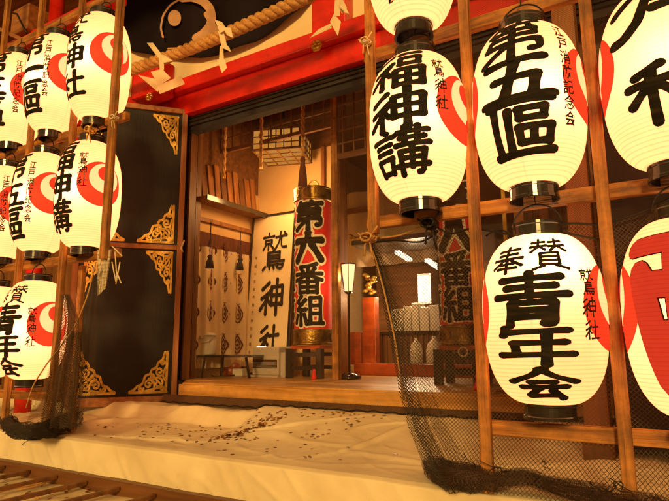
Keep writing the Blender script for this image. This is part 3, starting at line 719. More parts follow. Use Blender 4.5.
lantern('lit paper lantern with 戸和 lettering cut by the right frame edge', GR, .060, 1.965, 1.19, .575, .188, [('戸', -34, 36, .03, .40), ('和', -33, 34, .52, .86)], (SM, 62, .10, .74, .036), wire_top=1.29)
lantern('large lit paper lantern with 奉賛青年会 lettering low on the right rack', GR, -.366, 1.965, .384, -.195, .194, [('奉', -41, -6, .085, .26), ('賛', 2, 38, .05, .25), ('青', -33, 33, .24, .57), ('年', -32, 34, .55, .785), ('会', -28, 39, .775, .965)], (WS, 53, .23, .64, .045), wire_top=.53, bulb=.78)
def redchar(T, on, rad, ztop, H):
    def fn(u, v, L): return on(u / rad, v, .0022 + .0003 * L)
    zc = ztop
    sts = [([(-.18, -.092), (0, -.082), (.18, -.092)], .056), ([(-.05, -.125), (.17, -.125)], .045), ([(-.143, -.170), (-.116, -.33), (-.085, -.48)], .078), ([(-.14, -.205), (.14, -.205)], .076),
           ([(-.10, -.345), (.12, -.345)], .075), ([(-.07, -.475), (.07, -.475)], .08), ([(-.043, -.10), (-.035, -.47)], .058), ([(.06, -.10), (.05, -.47)], .06), ([(.14, -.17), (.115, -.33), (.085, -.48)], .078)]
    mo = MB(); mr = MB()
    for i, (P, w) in enumerate(sts):
        P = [(a, zc + b) for a, b in P]
        mo.stroke(P, w + .007, fn, i * .2, .014, False)
        mr.stroke(P, w, lambda u, v, L: on(u / rad, v, .0045 + .0003 * L), i, .014, False)
    lo = mo.build('character_outline', 'ink', T); mr.build('character_fill', 'redpaint', lo)
lantern('lit paper lantern with a huge red character outlined in black at the right edge', GR, .062, 1.965, .392, -.220, .190, [], None, wire_top=.53, red=redchar)

C1, C2, C3, C4 = -2.972, -3.45, -3.93, -4.41
YL = 2.04
lantern('lit paper lantern with 鷲神社 lettering and red swirl at the top of the left rack', GL, C1, YL, 2.165, 1.441, .188, [('鷲', -36, 33, .03, .38), ('神', -34, 33, .38, .62), ('社', -33, 36, .62, .87)], None, wire_top=2.28, rot=R(-10))
lantern('lit paper lantern with 第一區 lettering left of the 鷲神社 lantern', GL, C2, YL, 2.165, 1.459, .184, [('第', -34, 32, .03, .36), ('一', -34, 34, .36, .54), ('區', -32, 36, .56, .90)], (SM, 45, .14, .74, .036), wire_top=2.28, rot=R(-3))
lantern('lit paper lantern with swirl crest at the far left, topmost of its column', GL, C3, YL, 2.165, 1.47, .184, [('第', -34, 32, .03, .36), ('三', -34, 34, .36, .58), ('區', -32, 36, .58, .90)], (SM, 60, .14, .74, .036), wire_top=2.28, rot=R(4))
lantern('lit paper lantern with 福神講 lettering hanging from the left rack above the net bundle', GL, C1 - .02, YL, 1.290, .612, .188, [('福', -34, 34, .03, .335), ('神', -34, 34, .33, .62), ('講', -31, 36, .60, .91)], (WS, 55, .16, .50, .044), wire_top=1.41, rot=R(-12))
lantern('lit paper lantern with 第五區 lettering in the middle row of the left rack', GL, C2 - .03, YL, 1.305, .630, .184, [('第', -34, 32, .03, .36), ('五', -34, 34, .36, .60), ('區', -32, 36, .60, .92)], (SM, 48, .14, .76, .036), wire_top=1.41, rot=R(-12))
lantern('lit paper lantern in the middle row cut by the left frame edge', GL, C3, YL, 1.29, .63, .184, [('第', -34, 32, .03, .36), ('六', -34, 34, .36, .60), ('區', -32, 36, .60, .92)], (SM, 60, .14, .76, .036), wire_top=1.41)
lantern('lit paper lantern with 奉賛青年会 lettering lowest on the left rack', GL, C2, YL, .432, -.190, .190, [('奉', -41, -6, .085, .26), ('賛', 2, 38, .05, .25), ('青', -33, 33, .24, .57), ('年', -32, 34, .55, .785), ('会', -28, 39, .775, .965)], (WS, 55, .28, .68, .042), wire_top=.57)
lantern('lit paper lantern in the lowest row cut by the left frame edge', GL, C3, YL, .425, -.190, .186, [('奉', -41, -6, .085, .26), ('賛', 2, 38, .05, .25), ('青', -33, 33, .24, .57), ('年', -32, 34, .55, .785), ('会', -28, 39, .775, .965)], (WS, 55, .28, .68, .042), wire_top=.57)

# red pillar and brown boards behind the left rack
o = MB().lathe(Vector((at(35, 262, 2.7).x, 2.7, -1.3)), [(.065, 0), (.065, 4.9)], 40).build('red_pillar', 'red', smooth=True); setp(o, 'round red pillar behind the left lantern rack', 'pillar')
o = MB().box((-8, 2.55, at(84, 14, 2.6).z - .07), (at(122, 0, 2.6).x, 2.65, at(84, 14, 2.6).z + .05)).build('eave_beam', 'red'); bevel(o, .01); setp(o, 'red beam under the porch ceiling above the left lanterns', 'beam')
p = at(30, 24, 2.6)
o = MB().box((p.x - .14, 2.5, p.z - .14), (p.x + .14, 2.75, p.z + .12)).build('bracket_block', 'mwood_x'); bevel(o, .01); setp(o, 'brown wooden bracket block in the shadow above the left rack', 'bracket')
m = MB().tube([at(10, 12, 2.3), at(17, 14, 2.3), at(24, 28, 2.3), at(27, 33, 2.3)], .008, 6)
o = m.build('ceiling_hook', 'wire', smooth=True); setp(o, 'dark bent hook hanging below the porch ceiling at the upper left', 'hook')
o = MB().bar(at(-20, 20, 2.5), at(28, 42, 2.3), .03, .03).build('slant_pole', 'mwood_x'); setp(o, 'thin slanting pole above the leftmost lanterns', 'pole')

# ================================================================== NETS
def sheet(name, mat, fn, nu, nv, label=None, cat='net', parent=None, origin=None, k=1.0, planar=False):
    m = MB(); m.grid(fn, nu, nv)
    # uv in metres
    uv = []
    W_ = nu + 1
    for j in range(nv + 1):
        for i in range(W_):
            a = m.v[j * W_ + i]; uv.append([0.0, 0.0])
            if i: uv[-1][0] = uv[-2][0] + (a - m.v[j * W_ + i - 1]).length * k
            else: uv[-1][0] = (a.x) * k
            if j: uv[-1][1] = uv[(j - 1) * W_ + i][1] + (a - m.v[(j - 1) * W_ + i]).length * k
    if planar: uv = [(p.x * 1.02 + .02 * p.y, p.z * 1.02) for p in m.v]
    if parent is None:
        o = m.build(name, mat, origin=origin, smooth=True, uv=uv)
        if label: setp(o, label, cat)
    else: o = m.build(name, mat, parent, smooth=True, uv=uv)
    return o
# fine net covering the doorway, in front of the room
sheet('doorway_net', 'netf', lambda u, v: (-3.60 + 4.6 * u, 3.545 + .006 * math.sin(u * 60 + v * 3) + .003 * math.sin(u * 170), -.262 + 2.20 * v), 120, 6, 'fine brown bird net stretched over the whole doorway')
# fine net behind the right rack
sheet('rack_net', 'netf', lambda u, v: (-1.01 + 1.75 * u, 2.09 + .008 * math.sin(u * 40), .30 + 2.5 * v), 60, 6, 'fine brown net fixed behind the upper part of the right lantern rack')
# coarse black net hanging below
edge = [(369, 238), (378, 262), (386, 300), (395, 345), (404, 392), (415, 425), (432, 458), (452, 480)]
ept = [at(x, y, 2.06) for x, y in edge]
def ex(z):
    if z >= ept[0].z: return ept[0].x
    for a, b in zip(ept, ept[1:]):
        if b.z <= z <= a.z: return a.x + (b.x - a.x) * (z - a.z) / (b.z - a.z)
    return ept[-1].x
topz = [(-1.02, .425), (-.85, .43), (-.74, .47), (-.62, .40), (-.45, .40), (-.30, .43), (-.15, .41), (.1, .47), (.75, .52)]
def tz(x):
    if x <= topz[0][0]: return topz[0][1]
    for (a, b), (c, d) in zip(topz, topz[1:]):
        if a <= x <= c: return b + (d - b) * (x - a) / (c - a)
    return topz[-1][1]
zb = ept[-1].z
def cnet(u, v):
    z = .44 + (zb - .44) * v
    x0 = ex(z); X = x0 + (.75 - x0) * u
    z = tz(X) + (zb - .01 - tz(X)) * v
    x0 = ex(z); X = x0 + (.75 - x0) * u
    f = v
    return (X, 2.085 - .11 * sstep(.80, 1, f) + .006 * math.sin(u * 26 + 3 * v) + .012 * NZ.noise(Vector((X * 3, 1, z * 2))), z)
TN = thing('hanging_net', 'coarse black net draped behind the right rack down to the cloth', 'net', (-.4, 2.0, zb))
sheet('net_sheet', 'netc', cnet, 90, 60, parent=TN, planar=True)
def fold(off, wid, ytop, s1=1.0):
    def fn(u, v):
        z = ept[0].z + (zb - ept[0].z) * v
        x0 = ex(z) + off * v ** .8
        return (x0 + wid * (0.25 + .9 * v) * u, 2.035 - .10 * v ** 3 - .012 * math.sin(u * 9 + v * 6) , z)
    return fn
sheet('net_fold', 'netd', fold(0, .10, 0), 16, 50, parent=TN)
sheet('net_fold', 'netd', fold(.03, .035, 0), 8, 50, parent=TN)
sheet('net_fold', 'netc', fold(.12, .07, 0), 10, 50, parent=TN)
def roped(pts, r, n=6):
    P = []
    for a, b in zip(pts, pts[1:]):
        for i in range(6): P.append(a.lerp(b, i / 6))
    P.append(pts[-1]); 
    for _ in range(3): P = [P[0]] + [(P[i - 1] + P[i] * 2 + P[i + 1]) / 4 for i in range(1, len(P) - 1)] + [P[-1]]
    return P
m = MB()
m.tube(roped([at(x, y, 2.03) for x, y in edge[:1] + [(376, 262), (384, 290), (393, 330), (399, 365), (404, 400)]], 0), .0045, 6)
m.build('edge_rope', 'cord', TN, smooth=True)
m = MB()
m.tube(roped([p + Vector((0, -.03, 0)) for p in ept[3:]], 0), .004, 6)
m.tube(roped([at(x, y, 1.99) for x, y in ((404, 380), (412, 410), (425, 438), (445, 458), (470, 468), (486, 462))], 0), .006, 6)
m.tube(roped([at(x, y, 2.02) for x, y in ((420, 395), (440, 428), (462, 445), (480, 452), (500, 447), (530, 438), (560, 436))], 0), .005, 6)
m.tube(roped([at(x, y, 2.05) for x, y in ((494, 388), (515, 405), (535, 430), (552, 440), (580, 448), (620, 452))], 0), .0045, 6)
m.build('net_rope', 'netd', TN, smooth=True)
for dx, pts_ in enumerate((((369, 239), (400, 236), (430, 223)), ((369, 243), (395, 240), (420, 243), (437, 234), (430, 224)), ((430, 223), (450, 235), (470, 228), (486, 230), (510, 235), (530, 232), (548, 226), (572, 223), (600, 225), (640, 213), (675, 196)), ((486, 236), (500, 228), (520, 240), (560, 232), (600, 240)))):
    o = MB().tube(roped([at(x, y, 2.05) for x, y in pts_], 0), .004, 6).build('support_cord', 'wire' if dx else 'cord', TN, smooth=True)
# bunched net along the bottom
def bunch(name, pts, rad, label, n=5, seed=1, mat='netd', flat=.7):
    T = thing(name, label, 'net', pts[len(pts) // 2] - Vector((0, 0, .03)))
    rr = random.Random(seed)
    for q in range(n):
        P = roped([p + Vector((rr.uniform(-1, 1) * .02, rr.uniform(-1, 1) * .03, rr.uniform(-.6, 1) * .02)) for p in pts], 0)
        N_ = len(P); ph = rr.uniform(0, 9)
        def fn(u, v, P=P, N_=N_, ph=ph, q=q):
            f = v * (N_ - 1); i = min(int(f), N_ - 2); c = P[i].lerp(P[i + 1], f - i)
            a = 2 * PI * u + ph
            R_ = rad(v) * (.55 + .2 * q / n) * (1 + .45 * NZ.noise(Vector((c.x * 14 + q * 7, math.cos(a) * 1.8, math.sin(a) * 1.8 + ph))) + .15 * math.sin(a * 3 + v * 30))
            d = (P[min(i + 1, N_ - 1)] - P[max(i - 1, 0)]).normalized()
            x = d.cross(Vector((0, 0, 1))); x = x.normalized() if x.length > .05 else Vector((0, 1, 0)); y = x.cross(d)
            return c + x * math.cos(a) * R_ * 1.1 + y * math.sin(a) * R_ * flat
        sheet('net_layer', mat, fn, 22, 70, parent=T)
    for q in range(14):
        m = MB()
        v0 = rr.uniform(0, .9); pt = pts[int(v0 * (len(pts) - 1))]
        st = pt + Vector((rr.uniform(-.08, .08), rr.uniform(-.05, .02), rr.uniform(-.01, .04)))
        P = [st]
        for _ in range(6): P.append(P[-1] + Vector((rr.uniform(-.035, .035), rr.uniform(-.02, .01), rr.uniform(-.02, .02))))
        m.tube(roped(P, 0), .0016, 4).build('loose_strand', 'wire', T, smooth=True)
    return T
bp = [(432, 464), (448, 475), (470, 480), (500, 478), (530, 479), (560, 486), (600, 496), (640, 507), (690, 519)]
bunch('bunched_net', [atZ(x, y, -.455) + Vector((0, -.0, 0)) for x, y in bp], lambda v: .026 + .052 * math.sin(PI * min(1, v * 2.2 + .08)) ** .8 if v < .42 else .040, 'bunched black net piled along the cloth edge at the foot of the right rack', 5, 4, 'netb')
# left side: hanging dark net and heap
TL = thing('draped_net', 'dark net gathered down the left rack post into a fringe', 'net', at(60, 425, 1.98))
def dl(u, v):
    xs = [(66, 296), (62, 320), (58, 350), (51, 390), (40, 428)]
    xe = [(70, 294), (80, 320), (84, 350), (82, 390), (76, 428)]
    f = v * 4; i = min(int(f), 3); t = f - i
    a = Vector(xs[i]).lerp(Vector(xs[i + 1]), t); b = Vector(xe[i]).lerp(Vector(xe[i + 1]), t)
    q = a.lerp(b, u)
    return at(q.x, q.y, 1.955 + .022 * math.sin(u * 19 + v * 3))
sheet('net_sheet', 'netc', dl, 40, 50, parent=TL)
def dl2(u, v):
    q = dl(u, v); return (q.x + .02 * math.sin(v * 7), q.y - .02 + .02 * math.cos(u * 23), q.z)
sheet('net_sheet', 'netc', dl2, 40, 50, parent=TL)
def dl3(u, v):
    q = dl(min(1, u * .8 + .1), .35 + .65 * v); return (q.x, q.y + .035 + .02 * math.cos(u * 31), q.z)
sheet('net_sheet', 'netc', dl3, 40, 40, parent=TL)
def dl4(u, v):   # thin veil spreading left of the post
    a = Vector((25 + 20 * (1 - v), 380 + 45 * v)).lerp(Vector((62, 330 + 95 * v)), u)
    return at(a.x, a.y, 1.96 + .02 * math.sin(u * 12))
sheet('net_sheet', 'netc', dl4, 24, 24, parent=TL)
def dl5(u, v):
    a = Vector((97 - 8 * v, 262)).lerp(Vector((78, 300)), .0); a = Vector((95, 262)).lerp(Vector((70, 428)), v); b = Vector((97, 262)).lerp(Vector((96, 400)), v); q = a.lerp(b, u)
    return at(q.x, q.y, 1.99 + .015 * math.sin(u * 9 + v * 5))
sheet('net_sheet', 'netf', dl5, 24, 30, parent=TL)
MB().tube(roped([at(x, y, 1.94) for x, y in ((96, 262), (88, 295), (76, 325), (62, 345), (48, 362), (33, 385), (26, 408))], 0), .0045, 6).build('net_rope', 'cord', TL, smooth=True)
bunch('bunched_net', [atZ(x, y, -.46) for x, y in ((8, 420), (18, 432), (34, 434), (50, 430), (66, 424), (74, 415))], lambda v: .045 + .03 * math.sin(PI * v), 'tangled heap of black net at the foot of the left lantern rack', 7, 9)
# pale strip of net on the left rack end
def pale(u, v):
    a = Vector((97, 250)).lerp(Vector((97.5, 296)), v); b = Vector((112, 250)).lerp(Vector((106, 288)), v); q = a.lerp(b, u)
    return at(q.x, q.y, 2.0 + .01 * math.sin(u * 20))
sheet('net_scrap', 'netw', pale, 10, 16, 'pale scrap of net hanging from the end of the left rack crossbar')
m = MB()
for (a, b) in (((115, 252), (117, 280)), ((112, 262), (116, 282)), ((120, 262), (116, 284)), ((116, 270), (121, 283)), ((112, 246), (122, 256))): m.tube([at(*a, 1.95), at(*b, 1.95)], .0035, 5)
o = m.build('frayed_cord', 'shide', smooth=True); setp(o, 'frayed pale cord dangling in front of the black door', 'cord')
def knot(name, x, y, Y, label, mat='shide', s=1.0, gr=None):
    p = at(x, y, Y); m = MB()
    for k in range(5):
        a = k * 1.3; m.tube([p + Vector((.018 * s * math.cos(a + t * 6.3), .02 * s * math.sin(t * 6.3) - .005, .012 * s * math.sin(a + t * 6.3))) for t in [i / 10 for i in range(11)]], .003 * s, 5)
    for dx, dz in ((.02, -.07), (-.01, -.055), (.035, .03), (-.03, .015)): m.tube([p, p + Vector((dx * .6, -.015, dz * .4)) * s, p + Vector((dx, -.012, dz)) * s], .0028 * s, 5)
    o = m.build(name, mat, smooth=True); setp(o, label, 'knot', gr); return o
knot('rope_knot', 115, 118, 1.95, 'white string knot on the left rack post beside the 鷲神社 lantern')
knot('rope_knot', 366, 42, 1.96, 'pale string knot tied where the upper crossbar meets the first post')
knot('rope_knot', 369, 238, 1.98, 'pale rope knot at the cut end of the post beside the entrance', 'cord', 1.4)
knot('rope_knot', 430, 224, 2.0, 'black cord knot hanging from the crossbar over the net', 'wire', 1.5)
knot('rope_knot', 91, 130, 1.97, 'straw coloured cord knot on the crossbar under the 鷲神社 lantern', 'gold', 1.3)
# strip of net gathered along the floor edge
def strip(q):
    def fn(u, v):
        X = -3.40 + 2.75 * u; 
        z = -.352 - .062 * v * (1 + .25 * NZ.noise(Vector((X * 9, q, 0)))) ; Y = 3.088 - .03 * v + .008 * math.sin(X * 60 + q * 2 + v * 4) - .006 * q
        return (X, Y, max(z, clothz(X, Y) + .006))
    return fn
TS = thing('edge_net', 'dark net strip gathered along the front edge of the shrine floor', 'net', (-2, 3.07, -.42))
for q in range(3): sheet('net_strip', 'nets', strip(q), 200, 8, parent=TS)
m = MB().tube([Vector((-3.4 + 2.75 * i / 160, 3.045 + .006 * math.sin(i), max(-.405, clothz(-3.4 + 2.75 * i / 160, 3.045) + .008) + .004 * math.sin(i * .9))) for i in range(161)], .005, 6)
m.build('hem_cord', 'wire', TS, smooth=True)

# ================================================================== COINS
cm = []
for k in range(3):
    m = MB().lathe(Vector((0, 0, 0)), [(.0085 * (1 - .13 * k), 0), (.0100 * (1 - .13 * k), .0005), (.0100 * (1 - .13 * k), .0015), (.0088 * (1 - .13 * k), .0019), (.003, .0016)], 14); cm.append(m)
rc = random.Random(3)
spots = []
for i in range(150):
    t = rc.betavariate(1.6, 1.6); spots.append((205 + 85 * t + rc.gauss(0, 4), 440 - 11 * t + rc.gauss(0, 1.7), 1))
for i in range(18): spots.append((350 + rc.gauss(0, 6), 432 + rc.gauss(0, 3), 1))
for i in range(26): spots.append((rc.uniform(300, 360), rc.uniform(425, 440), 0))
for i in range(46): spots.append((rc.uniform(170, 350), rc.uniform(414, 455), 0))
for i in range(26): spots.append((rc.uniform(140, 250), rc.uniform(418, 432), 0))
for i in range(34): spots.append((rc.uniform(80, 190), rc.uniform(410, 450), 0))
for i in range(20): spots.append((rc.uniform(300, 410), rc.uniform(404, 460), 0))
first = None
placed = []
for (x, y, pile) in spots:
    z = -.49
    for _ in range(5):
        q = atZ(x, y, z); z = clothz(q.x, q.y)
    if q.y < 2.06 or q.y > 3.02: continue
    stack = sum(1 for p in placed if (p - q).length < .02)
    placed.append(q.copy())
    e = .004
    nrm = Vector((-(clothz(q.x + e, q.y) - clothz(q.x - e, q.y)) / (2 * e), -(clothz(q.x, q.y + e) - clothz(q.x, q.y - e)) / (2 * e), 1)).normalized()
    nrm = (nrm + Vector((rc.gauss(0, .06 + .10 * stack), rc.gauss(0, .06 + .10 * stack), 0))).normalized()
    if first is None: o = cm[0].build('coin', 'coin', origin=(0, 0, 0), smooth=False); first = o; cmesh = [o.data] + [(lambda q: (q.data, bpy.data.objects.remove(q))[0])(cm[k].build('coin', 'coin', origin=(0, 0, 0))) for k in (1, 2)]
    else: o = first.copy(); o.data = cmesh[rc.randrange(3)]; COL.objects.link(o)
    o.location = Vector((q.x, q.y, z)) + nrm * (.0012 + .0020 * stack)
    o.rotation_mode = 'QUATERNION'; o.rotation_quaternion = nrm.to_track_quat('Z', 'Y')
    lab, grp = (('bronze coin in the dense pile along the crease of the cloth', 'coins piled at the crease') if pile and x < 330 else
                ('bronze coin in the small cluster right of the main pile', 'coins in the small right cluster') if pile else
                ('bronze coin scattered on the cloth in front of the black door', 'coins scattered before the black door') if x < 165 else
                ('bronze coin lying alone on the sloping cloth near the hanging net', 'coins scattered near the hanging net') if x > 300 else
                ('bronze coin lying on the cloth around the main pile', 'coins scattered around the pile'))
    setp(o, lab, 'coin', grp)
m2 = []
for k in range(34):
    x, y = rc.uniform(4, 150), rc.uniform(466, 499); q = atZ(x, y, -.733)
    o = first.copy(); COL.objects.link(o); o.location = q; o.rotation_mode = 'QUATERNION'; o.rotation_quaternion = Vector((rc.gauss(0, .2), rc.gauss(0, .2), 1)).to_track_quat('Z', 'Y')
    setp(o, 'bronze coin fallen through the grate onto the lower lining', 'coin', 'coins under the grate')

# ================================================================== SHRINE ROOM SEEN THROUGH THE DOORWAY
# inner screens: head rail, slender posts, header boards
T = thing('inner_screen', 'brown wooden screen frame with a slender post dividing the doorway', 'screen', (-2.4, 4.0, FZ))
pm = at(336.5, 377, 4.0)
bevel(MB().box((pm.x - .032, 3.98, FZ), (pm.x + .032, 4.03, 2.5)).build('post', 'wood_z', T), .003)
MB().box((-3.75, 3.975, 2.34), (1.6, 4.035, 2.44)).build('top_rail', 'dwood_x', T)
MB().box((-3.75, 3.985, 1.93), (pm.x - .034, 4.015, 1.965)).build('middle_rail', 'dwood_x', T)
MB().box((pm.x + .034, 3.985, 1.62), (1.6, 4.015, 1.665)).build('middle_rail', 'dwood_x', T)
m = MB()
for k in range(9): m.box((pm.x + .08 + k * .11, 3.99, 1.665), (pm.x + .092 + k * .11, 4.005, 2.34))
for k in range(5): m.box((pm.x + .034, 3.992, 1.75 + k * .12), (-.2, 4.003, 1.762 + k * .12))
m.build('lattice', 'dwood_z', T)
m = MB()
for k in range(11): m.box((-3.72 + k * .12, 3.99, 1.966), (-3.704 + k * .12, 4.006, 2.339))
for z_ in (2.08, 2.21): m.box((-3.74, 3.992, z_), (pm.x - .034, 4.004, z_ + .012))
m.build('transom_lattice', 'dwood_z', T)
# plastered partition at the back of the left bay, brown boards above
zc_ = at(300, 152, 4.6).z
o = MB().box((-3.76, 4.62, FZ), (-2.72, 4.68, zc_)).build('partition_wall', 'gwall'); o['kind'] = 'structure'
o = MB().box((-3.76, 4.60, zc_), (-2.70, 4.68, 2.62)).build('header_wall', 'dwood_x'); o['kind'] = 'structure'
o = MB().box((-2.76, 4.56, FZ), (-2.68, 4.70, 2.6)).build('room_post', 'mwood_z'); setp(o, 'brown square post at the end of the plaster partition behind the slender post', 'post')
a = at(322, 150, 4.58)
o = MB().box((a.x - .02, 4.585, 1.25), (a.x + .02, 4.617, zc_)).build('wall_batten', 'mwood_z'); setp(o, 'thin wooden batten on the pale wall above the calligraphy board', 'batten')
# left wall: picture rail, shelf with wooden name plaques, crest curtain
XL = -3.755
def wl(x, y, off=0.0): return atX(x, y, XL + off)
o = MB().box((XL + .001, 3.53, wl(213, 180).z), (XL + .012, 4.6, 2.6)).build('wall_panelling', 'dwood_x'); setp(o, 'dark brown board panelling on the left wall above the shelf plaques', 'panelling')
q0, q1 = wl(213, 198, .18), wl(246, 213, .18)
T = thing('wall_shelf', 'black edged shelf high on the left wall holding wooden plaques', 'shelf', (XL + .1, 4.0, q0.z - .03))
MB().box((XL + .005, 3.62, q0.z - .025), (XL + .20, 4.52, q0.z)).build('board', 'mwood_x', T)
MB().box((XL + .201, 3.62, q0.z - .04), (XL + .215, 4.52, q0.z + .006)).build('edge_strip', 'lacquer', T)
for k in range(9):
    y0 = 3.70 + k * .092; h = .34 + .03 * (k % 3)
    o = MB().obox((XL + .06, y0, q0.z + .002), (.022, 0, 0), (0, .07, 0), (-.05, 0, h)).build('name_plaque', 'mwood_z' if k % 3 else 'dwood_z')
    bevel(o, .003); setp(o, 'upright wooden name plaque, %s from the doorway on the wall shelf' % ['first', 'second', 'third', 'fourth', 'fifth', 'sixth', 'seventh', 'eighth', 'ninth'][k], 'plaque', 'plaques on the wall shelf')
zt = wl(200, 222).z
for nm, zz in (('picture rail below the wall shelf', wl(215, 222).z), ):
    o = MB().box((XL, 3.55, zz - .03), (XL + .03, 4.6, zz + .01)).build('wall_rail', 'mwood_x'); setp(o, 'brown picture rail on the left wall of the room', 'rail')
zb_ = wl(215, 252).z
o = MB().box((XL + .004, 3.56, zb_), (XL + .02, 4.58, zb_ + .17)).build('valance', 'tassel'); setp(o, 'dark reddish brown valance band above the crest curtain', 'valance')
T = thing('crest_curtain', 'pale curtain printed with rows of diamond crests on the left wall', 'curtain', (XL + .05, 4.0, FZ))
def cc(u, v): return (XL + .05 + .022 * math.sin(u * 34) + .006 * math.sin(u * 90 + v * 3), 3.58 + 1.0 * u, FZ + .08 + (zb_ - FZ - .06) * v)
o = MB().grid(cc, 110, 10).build('fabric', 'creamc', T, smooth=True)
m = MB()
for r_ in range(4):
    for c_ in range(5):
        cy = 3.68 + .2 * c_; cz = .02 + .30 * r_ + (.0 if c_ % 2 else .0)
        def fc(a, b, L, cy=cy, cz=cz):
            uu = (cy + a - 3.58)
            return (XL + .054 + .022 * math.sin(uu * 34) + .006 * math.sin(uu * 90) + .002 * L, cy + a, cz + b)
        for s_ in (1.25, .75): m.stroke([(0, .075 * s_), (.05 * s_, 0), (0, -.075 * s_), (-.05 * s_, 0), (0, .075 * s_)], .015, fc, 1, .02, False)
        m.disc(0, 0, .014, fc, 1, 10, 2)
        m.stroke([(-.02, .11), (0, .10), (.02, .11)], .009, fc, 2, .01, False)
m.build('crest_print', 'tassel', T)
def tassel(x, y, h, w, Y, lab, top=None):
    p = at(x, y, Y); m = MB()
    m.lathe(p, [(w * .25, 0), (w * .5, -.015), (w * .32, -.03), (w * .62, -h * .5), (w * .8, -h)], 20)
    if top is not None: m.tube([p, Vector((p.x, p.y, top))], .005, 6)
    o = m.build('tassel', 'dark', smooth=True); setp(o, lab, 'tassel')
tassel(210, 255, .12, .05, 3.66, 'small dark tassel hanging over the crest curtain nearest the door jamb', at(210, 222, 3.66).z)
tassel(240, 258, .12, .05, 4.2, 'small dark tassel hanging over the crest curtain beside the calligraphy board', at(240, 232, 4.2).z)
# hanging twisted bell ropes
def bell(x, y0, y1, Y, lab, tas=False, r=.012):
    a = at(x, y0, Y); b = Vector((a.x, a.y, 2.33)); m = MB()
    b = at(x - 1, y1, Y); b.x = a.x; b.y = a.y
    n = 60
    for k in range(2): m.tube([a.lerp(b, i / n) + Vector((math.cos(i * .55 + PI * k), math.sin(i * .55 + PI * k), 0)) * r * .8 for i in range(n + 1)], r * .9, 6)
    T = thing('bell_rope', lab, 'rope', b)
    m.build('cord_twist', 'rope', T, smooth=True)
    if tas: MB().lathe(b, [(.015, .03), (.024, .0), (.02, -.03), (.036, -.14), (.042, -.24)], 24).build('tassel_end', 'tassel', T, smooth=True)
bell(226, 96, 178, 3.9, 'twisted pale rope hanging in the dark upper left of the room')
bell(262, 90, 168, 3.9, 'twisted rope hanging in front of the square lattice lamp')
bell(303, 84, 160, 3.85, 'twisted rope ending in a brown tassel right of the lattice lamp', True)
# square lattice lamp
pl = at(283, 146, 4.25)
T = thing('lattice_lamp', 'glowing square paper lamp with dark lattice hanging in the room', 'lamp', pl - Vector((0, 0, .14)))
a_ = R(20); ex_ = Vector((math.cos(a_), math.sin(a_), 0)); ey_ = Vector((-math.sin(a_), math.cos(a_), 0)); hw_ = .23
m = MB(); m.obox(pl - ex_ * hw_ - ey_ * hw_ - Vector((0, 0, .11)), ex_ * 2 * hw_, ey_ * 2 * hw_, (0, 0, .20)); m.build('paper', 'shojiglow', T)
m = MB()
for s_ in (-1, 1):
    for e1, e2 in ((ex_, ey_), (ey_, ex_)):
        c = pl + e2 * s_ * (hw_ + .006)
        for k in range(7):
            t = -1 + 2 * k / 6; m.bar(c + e1 * hw_ * t + Vector((0, 0, -.115)), c + e1 * hw_ * t + Vector((0, 0, .095)), .008 if k % 3 else .018, .008, e1)
        for zz in (-.11, -.05, .02, .09): m.bar(c - e1 * hw_ * 1.05 + Vector((0, 0, zz)), c + e1 * hw_ * 1.05 + Vector((0, 0, zz)), .010, .016 if zz in (-.11, .09) else .008)
for k in range(5):
    t = -1 + 2 * k / 4
    m.bar(pl + ex_ * hw_ * t - ey_ * hw_ + Vector((0, 0, -.118)), pl + ex_ * hw_ * t + ey_ * hw_ + Vector((0, 0, -.118)), .01, .008)
    m.bar(pl + ey_ * hw_ * t - ex_ * hw_ + Vector((0, 0, -.119)), pl + ey_ * hw_ * t + ex_ * hw_ + Vector((0, 0, -.119)), .01, .008)
m.build('lattice_frame', 'dwood_x', T)
m = MB()
for s1, s2 in ((-1, -1), (1, -1), (1, 1), (-1, 1)): m.bar(pl + ex_ * hw_ * s1 + ey_ * hw_ * s2 + Vector((0, 0, .09)), pl + Vector((0, 0, .30)), .012, .012)
m.box(pl + Vector((-.01, -.01, .28)), Vector((pl.x + .01, pl.y + .01, 2.6))); m.build('hanger', 'wire', T)
lamp('bulb', pl + Vector((.1, -.12, -.50)), 32, (1.0, .50, .16), .12, T)
# calligraphy board
B0 = Vector((-3.70, 4.36, FZ)); bx = at(287, 376, 4.36).x
p_tl = at(253, 218, 4.50); p_tr = at(292, 213, 4.50)
T = thing('calligraphy_board', 'tall pale board with black frame brushed with 鷲神社 leaning on the wall', 'board', ((B0.x + bx) / 2, 4.36, FZ))
HB = p_tr.z - FZ; tilt = Vector((0, .14, HB)); x0b, x1b = p_tl.x - .0, p_tr.x + .0
x0b = at(248, 300, 4.43).x; x1b = at(290.5, 300, 4.43).x
MB().obox((x0b, 4.37, FZ + .01), (x1b - x0b, 0, 0), (0, .012, 0), tilt).build('panel', 'creamc', T)
for (xa, w) in ((x0b - .012, .018), (x1b - .008, .035)): bevel(MB().obox((xa, 4.352, FZ + .002), (w, 0, 0), (0, .035, 0), tilt + Vector((0, 0, .012))).build('frame_side', 'lacquer', T), .003)
for s_ in (0, 1): MB().obox(Vector((x0b + .008, 4.354, FZ + .003)) + tilt * s_, (x1b - x0b - .018, 0, 0), (0, .03, 0), (0, 0, .02)).build('frame_end', 'lacquer', T)
def fb(u, v, L):
    return Vector((x0b, 4.366 - .0004 * L, FZ)) + Vector((u * (x1b - x0b), 0, 0)) + tilt * v
def fbm(u, v, L): return fb(u / (x1b - x0b), v / tilt.length, L)
m = MB(); wb_ = x1b - x0b; L_ = tilt.length
def vv(y): return (at(272, y, 4.43).z - FZ) / tilt.z * L_
